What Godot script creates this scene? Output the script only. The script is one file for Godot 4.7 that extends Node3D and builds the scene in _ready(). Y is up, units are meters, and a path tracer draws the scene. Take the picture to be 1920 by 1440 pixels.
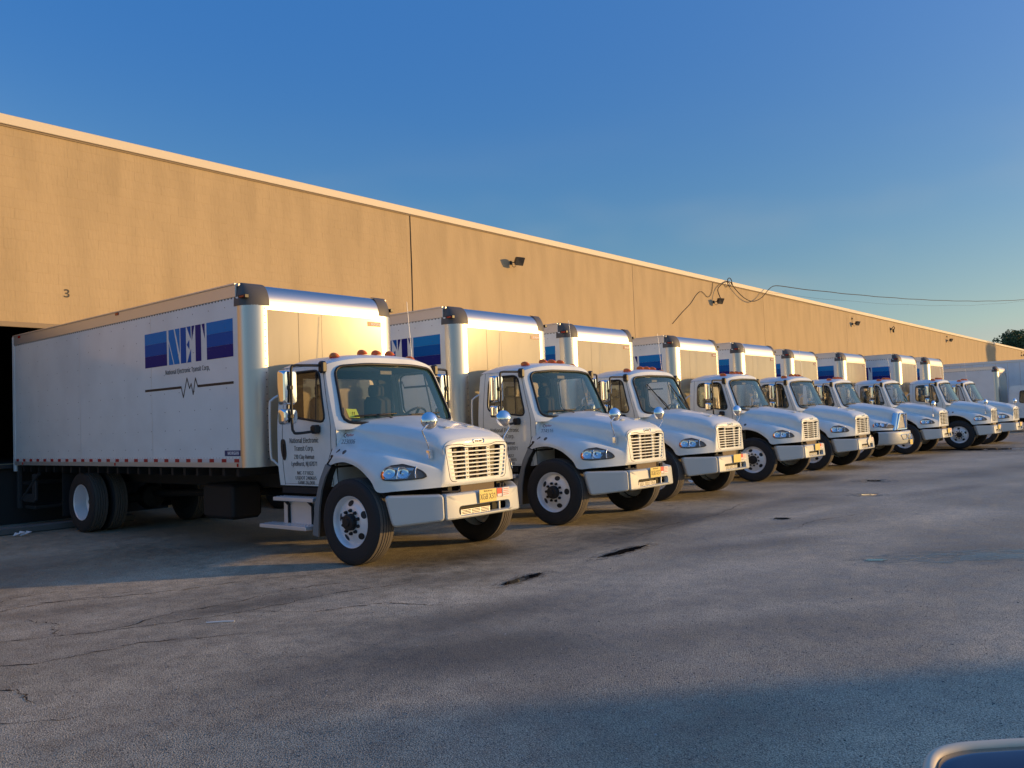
extends Node3D
# A row of white box trucks backed up to a tan warehouse wall at golden hour.

const SUN := Vector3(0.688, 0.142, 0.712)
const WALL_Z := -17.76
const TRUCK_AT := Vector3(7.53, 0.0, -7.81)

class MB:
	var v := PackedVector3Array()
	var n := PackedVector3Array()
	var uv := PackedVector2Array()
	var col := PackedColorArray()
	var ix := PackedInt32Array()

	func vert(p: Vector3, nn: Vector3, t := Vector2.ZERO) -> int:
		v.append(p); n.append(nn); uv.append(t)
		return v.size() - 1

	func face(a: int, b: int, c: int) -> void:
		var cr := (v[c] - v[a]).cross(v[b] - v[a])
		if cr.length_squared() < 1e-16:
			return
		if cr.dot(n[a] + n[b] + n[c]) >= 0.0:
			ix.append(a); ix.append(b); ix.append(c)
		else:
			ix.append(a); ix.append(c); ix.append(b)

	func tri(a: Vector3, b: Vector3, c: Vector3) -> void:
		var nn := (c - a).cross(b - a).normalized()
		face(vert(a, nn), vert(b, nn), vert(c, nn))

	func quad(a: Vector3, b: Vector3, c: Vector3, d: Vector3) -> void:
		var nn := (c - a).cross(b - d).normalized()
		var i := vert(a, nn); var j := vert(b, nn); var k := vert(c, nn); var l := vert(d, nn)
		face(i, j, k); face(i, k, l)

	func grid(rows: Array, close_u := false, close_v := false) -> void:
		# rows: Array of PackedVector3Array; smooth normals
		var nr := rows.size()
		var nc: int = rows[0].size()
		var base := v.size()
		for i in nr:
			for j in nc:
				var i0 := i - 1; var i1 := i + 1; var j0 := j - 1; var j1 := j + 1
				if close_v:
					i0 = (i0 + nr) % nr; i1 = i1 % nr
				else:
					i0 = maxi(i0, 0); i1 = mini(i1, nr - 1)
				if close_u:
					j0 = (j0 + nc) % nc; j1 = j1 % nc
				else:
					j0 = maxi(j0, 0); j1 = mini(j1, nc - 1)
				var du: Vector3 = rows[i][j1] - rows[i][j0]
				var dv: Vector3 = rows[i1][j] - rows[i0][j]
				var nn := du.cross(dv)
				if nn.length_squared() < 1e-14:
					var alt := clampi(i + (1 if i == 0 else -1), 0, nr - 1)
					nn = (rows[alt][j1] - rows[alt][j0]).cross(dv)
				vert(rows[i][j], nn.normalized(), Vector2(float(j) / nc, float(i) / nr))
		for i in (nr if close_v else nr - 1):
			for j in (nc if close_u else nc - 1):
				var a := base + i * nc + j
				var b := base + i * nc + (j + 1) % nc
				var c := base + ((i + 1) % nr) * nc + (j + 1) % nc
				var d := base + ((i + 1) % nr) * nc + j
				face(a, b, c); face(a, c, d)

	func loft(loops: Array, closed := true) -> void:
		# each strip shaded on its own, so that the steps between loops stay crisp
		for k in loops.size() - 1:
			grid([loops[k], loops[k + 1]], closed)

	func disc(loop: PackedVector3Array, centre: Vector3) -> void:
		var m := loop.size()
		for i in m:
			tri(loop[i], loop[(i + 1) % m], centre)

	func box(c: Vector3, s: Vector3, bev := 0.0) -> void:
		var h := s * 0.5
		if bev <= 0.0:
			for ax in 3:
				var o := (ax + 1) % 3
				var p := (ax + 2) % 3
				for sg in [-1.0, 1.0]:
					var q := []
					for k in [[-1, -1], [1, -1], [1, 1], [-1, 1]]:
						var w := Vector3.ZERO
						w[ax] = h[ax] * sg; w[o] = h[o] * k[0]; w[p] = h[p] * k[1]
						q.append(c + w)
					var nn := Vector3.ZERO
					nn[ax] = sg
					var i := vert(q[0], nn); var j := vert(q[1], nn); var kk := vert(q[2], nn); var l := vert(q[3], nn)
					face(i, j, kk); face(i, kk, l)
			return
		var b := minf(bev, minf(h.x, minf(h.y, h.z)) * 0.95)
		var cr := {}
		for sx in [-1, 1]:
			for sy in [-1, 1]:
				for sz in [-1, 1]:
					var sg := Vector3(sx, sy, sz)
					for ax in 3:
						var w := Vector3.ZERO
						for k in 3:
							w[k] = sg[k] * (h[k] if k == ax else h[k] - b)
						var nn := Vector3.ZERO
						nn[ax] = sg[ax]
						cr[[sx, sy, sz, ax]] = vert(c + w, nn)
		for ax in 3:
			var o := (ax + 1) % 3
			var p := (ax + 2) % 3
			for sg in [-1, 1]:
				var q := []
				for k in [[-1, -1], [1, -1], [1, 1], [-1, 1]]:
					var key := [0, 0, 0, ax]
					key[ax] = sg; key[o] = k[0]; key[p] = k[1]
					q.append(cr[key])
				face(q[0], q[1], q[2]); face(q[0], q[2], q[3])
			# edges parallel to ax
			for so in [-1, 1]:
				for sp in [-1, 1]:
					var e := []
					for t in [-1, 1]:
						for a2 in [o, p]:
							var key := [0, 0, 0, a2]
							key[ax] = t; key[o] = so; key[p] = sp
							e.append(cr[key])
					face(e[0], e[1], e[3]); face(e[0], e[3], e[2])
		for sx in [-1, 1]:
			for sy in [-1, 1]:
				for sz in [-1, 1]:
					face(cr[[sx, sy, sz, 0]], cr[[sx, sy, sz, 1]], cr[[sx, sy, sz, 2]])

	func tube(path: Array, r: float, sides := 8, closed := false, r_end := -1.0) -> void:
		var rows := []
		var m := path.size()
		var up := Vector3.UP
		for i in m:
			var d: Vector3
			if closed:
				d = path[(i + 1) % m] - path[(i - 1 + m) % m]
			else:
				d = path[mini(i + 1, m - 1)] - path[maxi(i - 1, 0)]
			d = d.normalized()
			if absf(d.dot(up)) > 0.95:
				up = Vector3.RIGHT if absf(d.x) < 0.9 else Vector3.BACK
			var s := d.cross(up).normalized()
			up = s.cross(d).normalized()
			var rr := r if r_end < 0.0 else lerpf(r, r_end, float(i) / (m - 1))
			var row := PackedVector3Array()
			for k in sides:
				var a := TAU * k / sides
				row.append(path[i] + (s * cos(a) + up * sin(a)) * rr)
			rows.append(row)
		grid(rows, true, closed)
		if not closed:
			disc(rows[0], path[0]); disc(rows[m - 1], path[m - 1])

	func lathe(prof: Array, o: Vector3, axis: Vector3, segs := 32) -> void:
		# prof: Vector2(radius, distance along axis); crisp where the profile turns sharply
		var ax := axis.normalized()
		var s := ax.cross(Vector3.UP if absf(ax.y) < 0.9 else Vector3.RIGHT).normalized()
		var t := ax.cross(s)
		var m := prof.size()
		var rad := func(a: float) -> Vector3: return s * cos(a) + t * sin(a)
		for i in m - 1:
			var p: Vector2 = prof[i]
			var q: Vector2 = prof[i + 1]
			var e := (q - p).normalized()
			var n0 := e; var n1 := e
			if i > 0:
				var ep: Vector2 = (p - prof[i - 1]).normalized()
				if ep.dot(e) > 0.8: n0 = (ep + e).normalized()
			if i < m - 2:
				var en: Vector2 = (prof[i + 2] - q).normalized()
				if en.dot(e) > 0.8: n1 = (en + e).normalized()
			var base := v.size()
			for k in segs:
				var d: Vector3 = rad.call(TAU * k / segs)
				vert(o + d * p.x + ax * p.y, (d * n0.y - ax * n0.x).normalized())
				vert(o + d * q.x + ax * q.y, (d * n1.y - ax * n1.x).normalized())
			for k in segs:
				var a := base + 2 * k
				var b := base + 2 * ((k + 1) % segs)
				face(a, a + 1, b + 1); face(a, b + 1, b)

	func poly(pts: PackedVector2Array, f: Callable) -> void:
		var t := Geometry2D.triangulate_polygon(pts)
		for i in range(0, t.size(), 3):
			tri(f.call(pts[t[i]]), f.call(pts[t[i + 1]]), f.call(pts[t[i + 2]]))

	func prism(pts: PackedVector2Array, f0: Callable, f1: Callable) -> void:
		poly(pts, f0); poly(pts, f1)
		var m := pts.size()
		for i in m:
			quad(f0.call(pts[i]), f0.call(pts[(i + 1) % m]), f1.call(pts[(i + 1) % m]), f1.call(pts[i]))

	func mesh() -> ArrayMesh:
		var a := []
		a.resize(Mesh.ARRAY_MAX)
		a[Mesh.ARRAY_VERTEX] = v; a[Mesh.ARRAY_NORMAL] = n; a[Mesh.ARRAY_TEX_UV] = uv
		if col.size() == v.size(): a[Mesh.ARRAY_COLOR] = col
		a[Mesh.ARRAY_INDEX] = ix
		var am := ArrayMesh.new()
		am.add_surface_from_arrays(Mesh.PRIMITIVE_TRIANGLES, a)
		return am

var MT := {}
var rng := RandomNumberGenerator.new()
var font: SystemFont
var used := {}

# ---------------------------------------------------------------- helpers
func lin(r: float, g: float, b: float) -> Color:
	return Color(r, g, b).linear_to_srgb()

func mat(key: String, c: Color, rough: float, metal := 0.0) -> StandardMaterial3D:
	var m := StandardMaterial3D.new()
	m.resource_name = key
	m.albedo_color = c; m.roughness = rough; m.metallic = metal
	m.cull_mode = BaseMaterial3D.CULL_DISABLED
	MT[key] = m
	return m

func noise_img(w: int, freq: float, oct: int, sd: int, lo: float, hi: float, kind := FastNoiseLite.TYPE_SIMPLEX_SMOOTH) -> Image:
	var nz := FastNoiseLite.new()
	nz.seed = sd; nz.frequency = freq; nz.fractal_octaves = oct; nz.noise_type = kind
	var im := nz.get_seamless_image(w, w)
	im.convert(Image.FORMAT_L8)
	var d := im.get_data()
	for i in d.size():
		d[i] = clampi(int(255.0 * lerpf(lo, hi, d[i] / 255.0)), 0, 255)
	return Image.create_from_data(w, w, false, Image.FORMAT_L8, d)

func tex(im: Image) -> ImageTexture:
	im.generate_mipmaps()
	return ImageTexture.create_from_image(im)

func part(called: String, b: MB, m: Material, parent: Node = null, label := "") -> MeshInstance3D:
	return inst(called, b.mesh(), m, parent, label)

func inst(called: String, me: Mesh, m: Material, parent: Node = null, label := "") -> MeshInstance3D:
	var o := MeshInstance3D.new()
	o.name = called if parent else numbered(called)
	o.mesh = me; o.material_override = m
	if label: o.set_meta("label", label)
	(parent if parent else self).add_child(o, true)
	return o

func numbered(called: String) -> String:
	var k: int = used.get(called, 0)
	used[called] = k + 1
	return called if k == 0 else "%s_%03d" % [called, k]

func tag(o: Node, label: String, category: String, group := "") -> Node:
	o.set_meta("label", label); o.set_meta("category", category)
	if group: o.set_meta("group", group)
	return o

func structure(o: Node) -> Node:
	o.set_meta("kind", "structure")
	return o

func words(s: String, cap: float, m: Material, parent: Node, at: Vector3, basis: Basis, width: float, called := "lettering", bold := false) -> MeshInstance3D:
	# at: middle of the line at half the height of its capitals
	var t := TextMesh.new()
	t.text = s
	var f := SystemFont.new()
	f.font_names = PackedStringArray(["Droid Sans"])
	if bold: f.font_weight = 700
	t.font = f
	t.font_size = 64; t.pixel_size = cap / 45.7; t.depth = 0.0015
	t.vertical_alignment = VERTICAL_ALIGNMENT_CENTER
	var own := maxf(t.get_aabb().size.x, 0.001)
	var o := inst(called, t, m, parent)
	o.transform = Transform3D(basis.scaled_local(Vector3(width / own, 1, 1)), at)
	return o

func cr(p0: Vector3, p1: Vector3, p2: Vector3, p3: Vector3, t: float) -> Vector3:
	return p1.cubic_interpolate(p2, p0, p3, t)

func spline(pts: Array, sub: int) -> PackedVector3Array:
	var out := PackedVector3Array()
	var m := pts.size()
	for i in m - 1:
		var a: Vector3 = pts[i - 1] if i > 0 else 2.0 * pts[0] - pts[1]
		var d: Vector3 = pts[i + 2] if i < m - 2 else 2.0 * pts[m - 1] - pts[m - 2]
		for k in sub:
			out.append(cr(a, pts[i], pts[i + 1], d, float(k) / sub))
	out.append(pts[m - 1])
	return out

func round_rect(x0: float, y0: float, x1: float, y1: float, r: float, k := 5) -> PackedVector2Array:
	var out := PackedVector2Array()
	for c in [[x1 - r, y1 - r, 0.0], [x0 + r, y1 - r, 0.5], [x0 + r, y0 + r, 1.0], [x1 - r, y0 + r, 1.5]]:
		for i in k + 1:
			var a: float = PI * (c[2] + 0.5 * i / k)
			out.append(Vector2(c[0] + r * cos(a), c[1] + r * sin(a)))
	return out

func round_poly(pts: Array, r: float, k := 4) -> PackedVector2Array:
	var out := PackedVector2Array()
	var m := pts.size()
	for i in m:
		var p: Vector2 = pts[i]
		var a: Vector2 = pts[(i - 1 + m) % m]
		var b: Vector2 = pts[(i + 1) % m]
		var da := minf(r, p.distance_to(a) * 0.48)
		var db := minf(r, p.distance_to(b) * 0.48)
		var pa := p + (a - p).normalized() * da
		var pb := p + (b - p).normalized() * db
		for j in k + 1:
			var t := float(j) / k
			out.append(pa.lerp(p, t).lerp(p.lerp(pb, t), t))
	return out

func resample(pts: PackedVector2Array, m: int, start: Vector2) -> PackedVector2Array:
	# m points evenly along a closed outline, beginning where it is nearest to start
	var best := 0
	for i in pts.size():
		if pts[i].distance_to(start) < pts[best].distance_to(start): best = i
	var q := PackedVector2Array()
	for i in pts.size() + 1: q.append(pts[(best + i) % pts.size()])
	var len_all := 0.0
	for i in q.size() - 1: len_all += q[i].distance_to(q[i + 1])
	var out := PackedVector2Array()
	var seg := 0; var acc := 0.0
	for k in m:
		var want := len_all * k / m
		while seg < q.size() - 2 and acc + q[seg].distance_to(q[seg + 1]) < want:
			acc += q[seg].distance_to(q[seg + 1]); seg += 1
		var l := q[seg].distance_to(q[seg + 1])
		out.append(q[seg].lerp(q[seg + 1], clampf((want - acc) / maxf(l, 1e-6), 0, 1)))
	return out

func lerp_loop(a: PackedVector2Array, b: PackedVector2Array, t: float) -> PackedVector2Array:
	var out := PackedVector2Array()
	for i in a.size(): out.append(a[i].lerp(b[i], t))
	return out

func map_loop(a: PackedVector2Array, f: Callable) -> PackedVector3Array:
	var out := PackedVector3Array()
	for p in a: out.append(f.call(p))
	return out

func to_array(p: PackedVector3Array) -> Array:
	var a := []
	for q in p: a.append(q)
	return a

# ---------------------------------------------------------------- the script
func _ready() -> void:
	rng.seed = 4711
	setup_view()
	make_materials()
	build_ground()
	build_warehouse()
	build_wall_fittings()
	build_trucks()
	build_far_vehicles()
	build_trees()
	build_own_car()
	build_litter()

func setup_view() -> void:
	var cam := Camera3D.new()
	cam.name = "camera"
	var yaw := 0.8764; var pitch := 0.0434; var roll := -0.0378
	var fw := Vector3(sin(yaw) * cos(pitch), sin(pitch), -cos(yaw) * cos(pitch))
	var rt := Vector3(cos(yaw), 0, sin(yaw))
	var up := rt.cross(fw)
	var r2 := rt * cos(roll) + up * sin(roll)
	var u2 := up * cos(roll) - rt * sin(roll)
	cam.transform = Transform3D(Basis(r2, u2, -fw), Vector3(0, 1.61, 0))
	cam.fov = 48.85
	cam.near = 0.05; cam.far = 3000.0
	add_child(cam)
	cam.current = true
	# sky
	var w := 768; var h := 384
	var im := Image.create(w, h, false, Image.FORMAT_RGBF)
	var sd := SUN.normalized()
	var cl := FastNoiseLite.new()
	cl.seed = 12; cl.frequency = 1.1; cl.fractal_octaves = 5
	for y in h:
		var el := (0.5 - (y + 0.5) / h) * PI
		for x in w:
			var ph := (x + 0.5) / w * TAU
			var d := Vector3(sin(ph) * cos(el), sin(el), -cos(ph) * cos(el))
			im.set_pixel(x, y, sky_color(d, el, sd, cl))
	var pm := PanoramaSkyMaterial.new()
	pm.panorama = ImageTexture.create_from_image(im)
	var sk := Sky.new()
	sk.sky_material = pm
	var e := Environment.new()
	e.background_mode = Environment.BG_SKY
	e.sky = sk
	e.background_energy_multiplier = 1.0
	e.tonemap_mode = Environment.TONE_MAPPER_LINEAR
	e.tonemap_exposure = 1.04
	e.sdfgi_enabled = true; e.ssao_enabled = true; e.ssil_enabled = true
	var we := WorldEnvironment.new()
	we.name = "environment"
	we.environment = e
	add_child(we)
	var sun := DirectionalLight3D.new()
	sun.name = "sun"
	sun.light_color = Color(1.0, 0.80, 0.49)
	sun.light_energy = 1.25
	sun.light_angular_distance = 1.0
	sun.shadow_enabled = true
	add_child(sun)
	sun.look_at_from_position(SUN * 100.0, Vector3.ZERO)

func sky_color(d: Vector3, el: float, sd: Vector3, cl: FastNoiseLite) -> Color:
	var e := clampf(el, 0.0, PI / 2.0)
	var deg := rad_to_deg(e)
	var cosg := clampf(d.dot(sd), -1, 1)
	var ang := rad_to_deg(acos(cosg))
	# blue air, strongest along and against the sunlight
	var ray := 1.0 + 0.8 * pow(absf(cosg), 3.0)
	var c := Vector3(0.036, 0.165, 0.47) * ray
	c = c.lerp(Vector3(0.055, 0.28, 0.44) * ray, exp(-pow(deg / 14.0, 2.0)))
	c = c.lerp(Vector3(0.60, 0.57, 0.28) * (0.7 + 0.3 * ray), exp(-deg / 4.6) * 0.95)
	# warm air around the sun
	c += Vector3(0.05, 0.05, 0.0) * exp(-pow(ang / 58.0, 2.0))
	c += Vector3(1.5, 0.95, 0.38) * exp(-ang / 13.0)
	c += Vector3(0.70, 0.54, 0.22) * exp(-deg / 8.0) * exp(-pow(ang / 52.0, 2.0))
	# pale green belt opposite the sun, raised to fill shaded sides
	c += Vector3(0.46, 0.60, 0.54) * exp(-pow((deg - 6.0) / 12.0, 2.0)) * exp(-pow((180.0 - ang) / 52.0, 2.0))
	# thin clouds low over the horizon
	var k := clampf((cl.get_noise_3d(d.x * 2.2, d.y * 9.0, d.z * 2.2) + 0.05) * 2.2, 0.0, 1.0) * exp(-pow((deg - 9.0) / 6.0, 2.0))
	c = c.lerp(Vector3(0.50, 0.50, 0.44), k * 0.16)
	if el < 0.0: c = Vector3(0.16, 0.155, 0.15)
	return Color(c.x, c.y, c.z)

func make_materials() -> void:
	var m: StandardMaterial3D
	# white vehicle paint
	m = mat("paint", lin(0.81, 0.85, 0.82), 0.40)
	m.clearcoat_enabled = true; m.clearcoat = 0.5; m.clearcoat_roughness = 0.05
	var dirt := noise_img(512, 0.006, 5, 5, 0.955, 1.02)
	m.albedo_texture = tex(dirt.duplicate()); m.uv1_triplanar = true; m.uv1_scale = Vector3(0.9, 0.9, 0.9)
	m = mat("panel_white", lin(0.84, 0.88, 0.86), 0.16)
	m.albedo_texture = tex(dirt); m.uv1_triplanar = true; m.uv1_scale = Vector3(0.3, 0.3, 0.3)
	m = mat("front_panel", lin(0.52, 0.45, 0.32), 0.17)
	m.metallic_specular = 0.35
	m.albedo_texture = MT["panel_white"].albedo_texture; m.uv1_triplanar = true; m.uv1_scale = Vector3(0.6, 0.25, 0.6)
	m = mat("bumper_paint", lin(0.53, 0.56, 0.54), 0.42)
	mat("aluminium", lin(0.62, 0.61, 0.59), 0.36, 1.0)
	mat("rail", lin(0.72, 0.70, 0.66), 0.42, 0.7)
	mat("reflector", lin(0.55, 0.56, 0.57), 0.18, 0.85)
	mat("chrome", lin(0.86, 0.86, 0.87), 0.06, 1.0)
	mat("step_metal", lin(0.78, 0.78, 0.77), 0.4, 0.5)
	mat("black_plastic", lin(0.015, 0.015, 0.016), 0.45)
	mat("grey_cap", lin(0.10, 0.095, 0.09), 0.55)
	mat("dark_grey", lin(0.04, 0.04, 0.042), 0.6)
	mat("skirt_grey", lin(0.20, 0.21, 0.21), 0.6)
	mat("chassis", lin(0.012, 0.012, 0.012), 0.7)
	mat("rubber", lin(0.020, 0.020, 0.021), 0.75)
	mat("tread", lin(0.12, 0.105, 0.09), 0.85)
	mat("rim", lin(0.80, 0.81, 0.82), 0.3, 0.2)
	mat("rim_dark", lin(0.012, 0.012, 0.013), 0.6)
	mat("seal", lin(0.012, 0.012, 0.012), 0.5)
	mat("interior", lin(0.028, 0.034, 0.042), 0.8)
	mat("interior_light", lin(0.16, 0.165, 0.17), 0.8)
	mat("radiator", lin(0.10, 0.075, 0.06), 0.6, 0.3)
	mat("seam", lin(0.10, 0.10, 0.10), 0.7)
	mat("ink", lin(0.015, 0.016, 0.02), 0.5)
	mat("logo_light", lin(0.015, 0.22, 0.58), 0.4)
	mat("logo_mid", lin(0.004, 0.10, 0.40), 0.4)
	mat("logo_dark", lin(0.016, 0.02, 0.19), 0.4)
	for k in ["logo_light", "logo_mid", "logo_dark"]: MT[k].metallic_specular = 0.2
	mat("tape_red", lin(0.42, 0.02, 0.02), 0.35)
	mat("tape_white", lin(0.7, 0.68, 0.65), 0.35)
	mat("plate_yellow", lin(0.80, 0.62, 0.16), 0.4)
	mat("plate_pale", lin(0.80, 0.76, 0.60), 0.4)
	mat("badge_red", lin(0.20, 0.03, 0.04), 0.4)
	mat("badge_blue", lin(0.03, 0.05, 0.16), 0.4)
	mat("sticker_green", lin(0.55, 0.66, 0.10), 0.6)
	mat("sticker_red", lin(0.70, 0.06, 0.04), 0.5)
	mat("white_print", lin(0.8, 0.8, 0.8), 0.5)
	m = mat("amber", lin(0.85, 0.20, 0.02), 0.18)
	m.backlight_enabled = true; m.backlight = Color(0.5, 0.12, 0.02)
	mat("red_lens", lin(0.5, 0.03, 0.015), 0.2)
	m = mat("glass", lin(0.05, 0.15, 0.165), 0.02)
	m.metallic_specular = 1.0
	m.transparency = BaseMaterial3D.TRANSPARENCY_ALPHA
	m.albedo_color.a = 0.30
	m = mat("glass_side", lin(0.05, 0.08, 0.04), 0.02)
	m.metallic_specular = 1.0
	m.transparency = BaseMaterial3D.TRANSPARENCY_ALPHA
	m.albedo_color.a = 0.14
	m = mat("lens_clear", lin(0.6, 0.65, 0.7), 0.03)
	m.transparency = BaseMaterial3D.TRANSPARENCY_ALPHA
	m.albedo_color.a = 0.05
	m.metallic_specular = 0.3
	# warehouse paint
	var wn := noise_img(512, 0.006, 6, 21, 0.93, 1.03)
	m = mat("wall_paint", lin(0.50, 0.37, 0.205), 0.85)
	m.albedo_texture = tex(wn); m.uv1_triplanar = true; m.uv1_world_triplanar = true; m.uv1_scale = Vector3(0.30, 0.07, 0.30)
	var wh := noise_img(512, 0.09, 4, 22, 0.0, 1.0)
	m.heightmap_enabled = false
	m.normal_enabled = true
	var nm := wh.duplicate() as Image
	nm.convert(Image.FORMAT_RGBA8)
	nm.bump_map_to_normal_map(2.0)
	m.normal_texture = tex(nm); m.normal_scale = 0.2
	for k in 3:
		var c := m.duplicate() as StandardMaterial3D
		var g := 0.99 + 0.01 * k
		c.albedo_color = lin(0.50 * g, 0.37 * g, 0.205 * g)
		MT["block_paint_%d" % k] = c
	mat("coping", lin(0.72, 0.62, 0.46), 0.6)
	mat("joint", lin(0.16, 0.12, 0.08), 0.9)
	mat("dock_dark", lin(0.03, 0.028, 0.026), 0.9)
	mat("concrete", lin(0.14, 0.135, 0.125), 0.9)
	mat("bronze", lin(0.035, 0.03, 0.026), 0.5)
	mat("cable", lin(0.02, 0.018, 0.016), 0.7)
	# asphalt
	var a1 := noise_img(1024, 0.30, 3, 31, 0.0, 1.0)
	var a2 := noise_img(1024, 0.012, 5, 32, 0.0, 1.0)
	var d1 := a1.get_data(); var d2 := a2.get_data()
	var alb := PackedByteArray(); alb.resize(d1.size())
	var rgh := PackedByteArray(); rgh.resize(d1.size())
	var r3 := RandomNumberGenerator.new()
	r3.seed = 9
	for i in d1.size():
		var f := d1[i] / 255.0; var g := d2[i] / 255.0
		var s := r3.randf()
		var blk := (i / 1024 / 2) * 512 + (i % 1024) / 2
		s = fposmod(sin(blk * 12.9898) * 43758.5453, 1.0)
		f = clampf(0.5 + (f - 0.5) * 2.0, 0.0, 1.0)
		var val := 0.78 + 0.50 * (f - 0.5) + 0.20 * (g - 0.5) + 0.34 * (s - 0.5)
		if s > 0.9975: val += 0.55
		if s < 0.02: val -= 0.3
		alb[i] = clampi(int(255.0 * val), 0, 255)
		rgh[i] = clampi(int(255.0 * (0.70 + 0.5 * (g - 0.5) + 0.25 * (f - 0.5))), 0, 255)
	m = mat("asphalt", Color(1, 1, 1), 0.85)
	m.vertex_color_use_as_albedo = true
	m.albedo_texture = tex(Image.create_from_data(1024, 1024, false, Image.FORMAT_L8, alb))
	m.roughness_texture = tex(Image.create_from_data(1024, 1024, false, Image.FORMAT_L8, rgh))
	m.roughness_texture_channel = BaseMaterial3D.TEXTURE_CHANNEL_RED
	m.uv1_triplanar = true; m.uv1_world_triplanar = true; m.uv1_scale = Vector3(0.31, 0.31, 0.31)
	m.normal_enabled = true
	var an := a1.duplicate() as Image
	an.convert(Image.FORMAT_RGBA8)
	an.bump_map_to_normal_map(3.0)
	m.normal_texture = tex(an); m.normal_scale = 0.7
	m = mat("grit", Color(1, 1, 1), 0.7)
	m.vertex_color_use_as_albedo = true
	mat("crack", lin(0.018, 0.016, 0.015), 0.95)
	m = mat("puddle", lin(0.012, 0.012, 0.013), 0.02)
	m.metallic_specular = 1.0
	var dimg := Image.create(128, 128, false, Image.FORMAT_RGBA8)
	var dn := FastNoiseLite.new()
	dn.seed = 77; dn.frequency = 0.05; dn.fractal_octaves = 4
	for y in 128:
		for x in 128:
			var rr := Vector2(x - 63.5, y - 63.5).length() / 64.0
			var al := clampf((1.0 - rr) * 1.2 + 1.5 * dn.get_noise_2d(x, y) + 0.8 * dn.get_noise_2d(x * 4.0, y * 4.0) - 0.1, 0.0, 1.0) * clampf((1.0 - rr) * 4.0, 0.0, 1.0)
			dimg.set_pixel(x, y, Color(1, 1, 1, al * 0.7))
	m = mat("damp", lin(0.17, 0.16, 0.14), 0.27)
	m.metallic_specular = 1.0
	m.albedo_texture = ImageTexture.create_from_image(dimg)
	m.transparency = BaseMaterial3D.TRANSPARENCY_ALPHA
	m = mat("leaf", lin(0.05, 0.085, 0.025), 0.7)
	m.vertex_color_use_as_albedo = true
	m.albedo_color = Color(1, 1, 1)
	m.backlight_enabled = true; m.backlight = Color(0.25, 0.3, 0.1)
	mat("bark", lin(0.09, 0.065, 0.045), 0.9)
	m = mat("car_paint", lin(0.012, 0.018, 0.05), 0.18)
	m.clearcoat_enabled = true; m.clearcoat = 1.0; m.clearcoat_roughness = 0.03
	mat("litter_white", lin(0.75, 0.74, 0.72), 0.6)
	mat("mortar_dark", lin(0.3, 0.23, 0.15), 0.9)

# ---------------------------------------------------------------- ground
# soft-edged stains and bleached patches: x, z, half length, half width, turn, tone
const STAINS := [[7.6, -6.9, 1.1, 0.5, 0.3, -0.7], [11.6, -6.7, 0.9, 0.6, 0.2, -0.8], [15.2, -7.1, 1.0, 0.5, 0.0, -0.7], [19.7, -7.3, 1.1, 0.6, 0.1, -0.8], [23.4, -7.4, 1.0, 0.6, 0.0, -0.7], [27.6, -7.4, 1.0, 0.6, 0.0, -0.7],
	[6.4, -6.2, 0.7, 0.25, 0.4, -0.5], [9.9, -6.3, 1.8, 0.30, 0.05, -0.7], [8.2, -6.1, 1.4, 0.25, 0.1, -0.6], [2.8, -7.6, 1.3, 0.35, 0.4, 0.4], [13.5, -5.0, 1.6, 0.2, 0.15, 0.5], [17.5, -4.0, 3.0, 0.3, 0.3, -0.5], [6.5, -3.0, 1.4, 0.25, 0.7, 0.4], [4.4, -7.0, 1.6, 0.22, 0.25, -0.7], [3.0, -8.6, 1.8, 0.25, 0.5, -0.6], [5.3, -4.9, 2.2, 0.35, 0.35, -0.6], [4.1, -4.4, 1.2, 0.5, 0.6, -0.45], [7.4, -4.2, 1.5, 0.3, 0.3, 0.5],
	[5.2, -5.8, 1.3, 0.4, 0.5, 0.45], [12.0, -3.9, 2.4, 0.4, 0.4, 0.5], [14.0, -6.0, 2.5, 0.35, 0.1, -0.5], [9.8, -4.4, 1.6, 0.3, 0.5, -0.45], [3.6, -5.6, 0.8, 0.3, 0.7, 0.4], [21.0, -4.5, 4.0, 0.5, 0.3, -0.4]]

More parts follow.
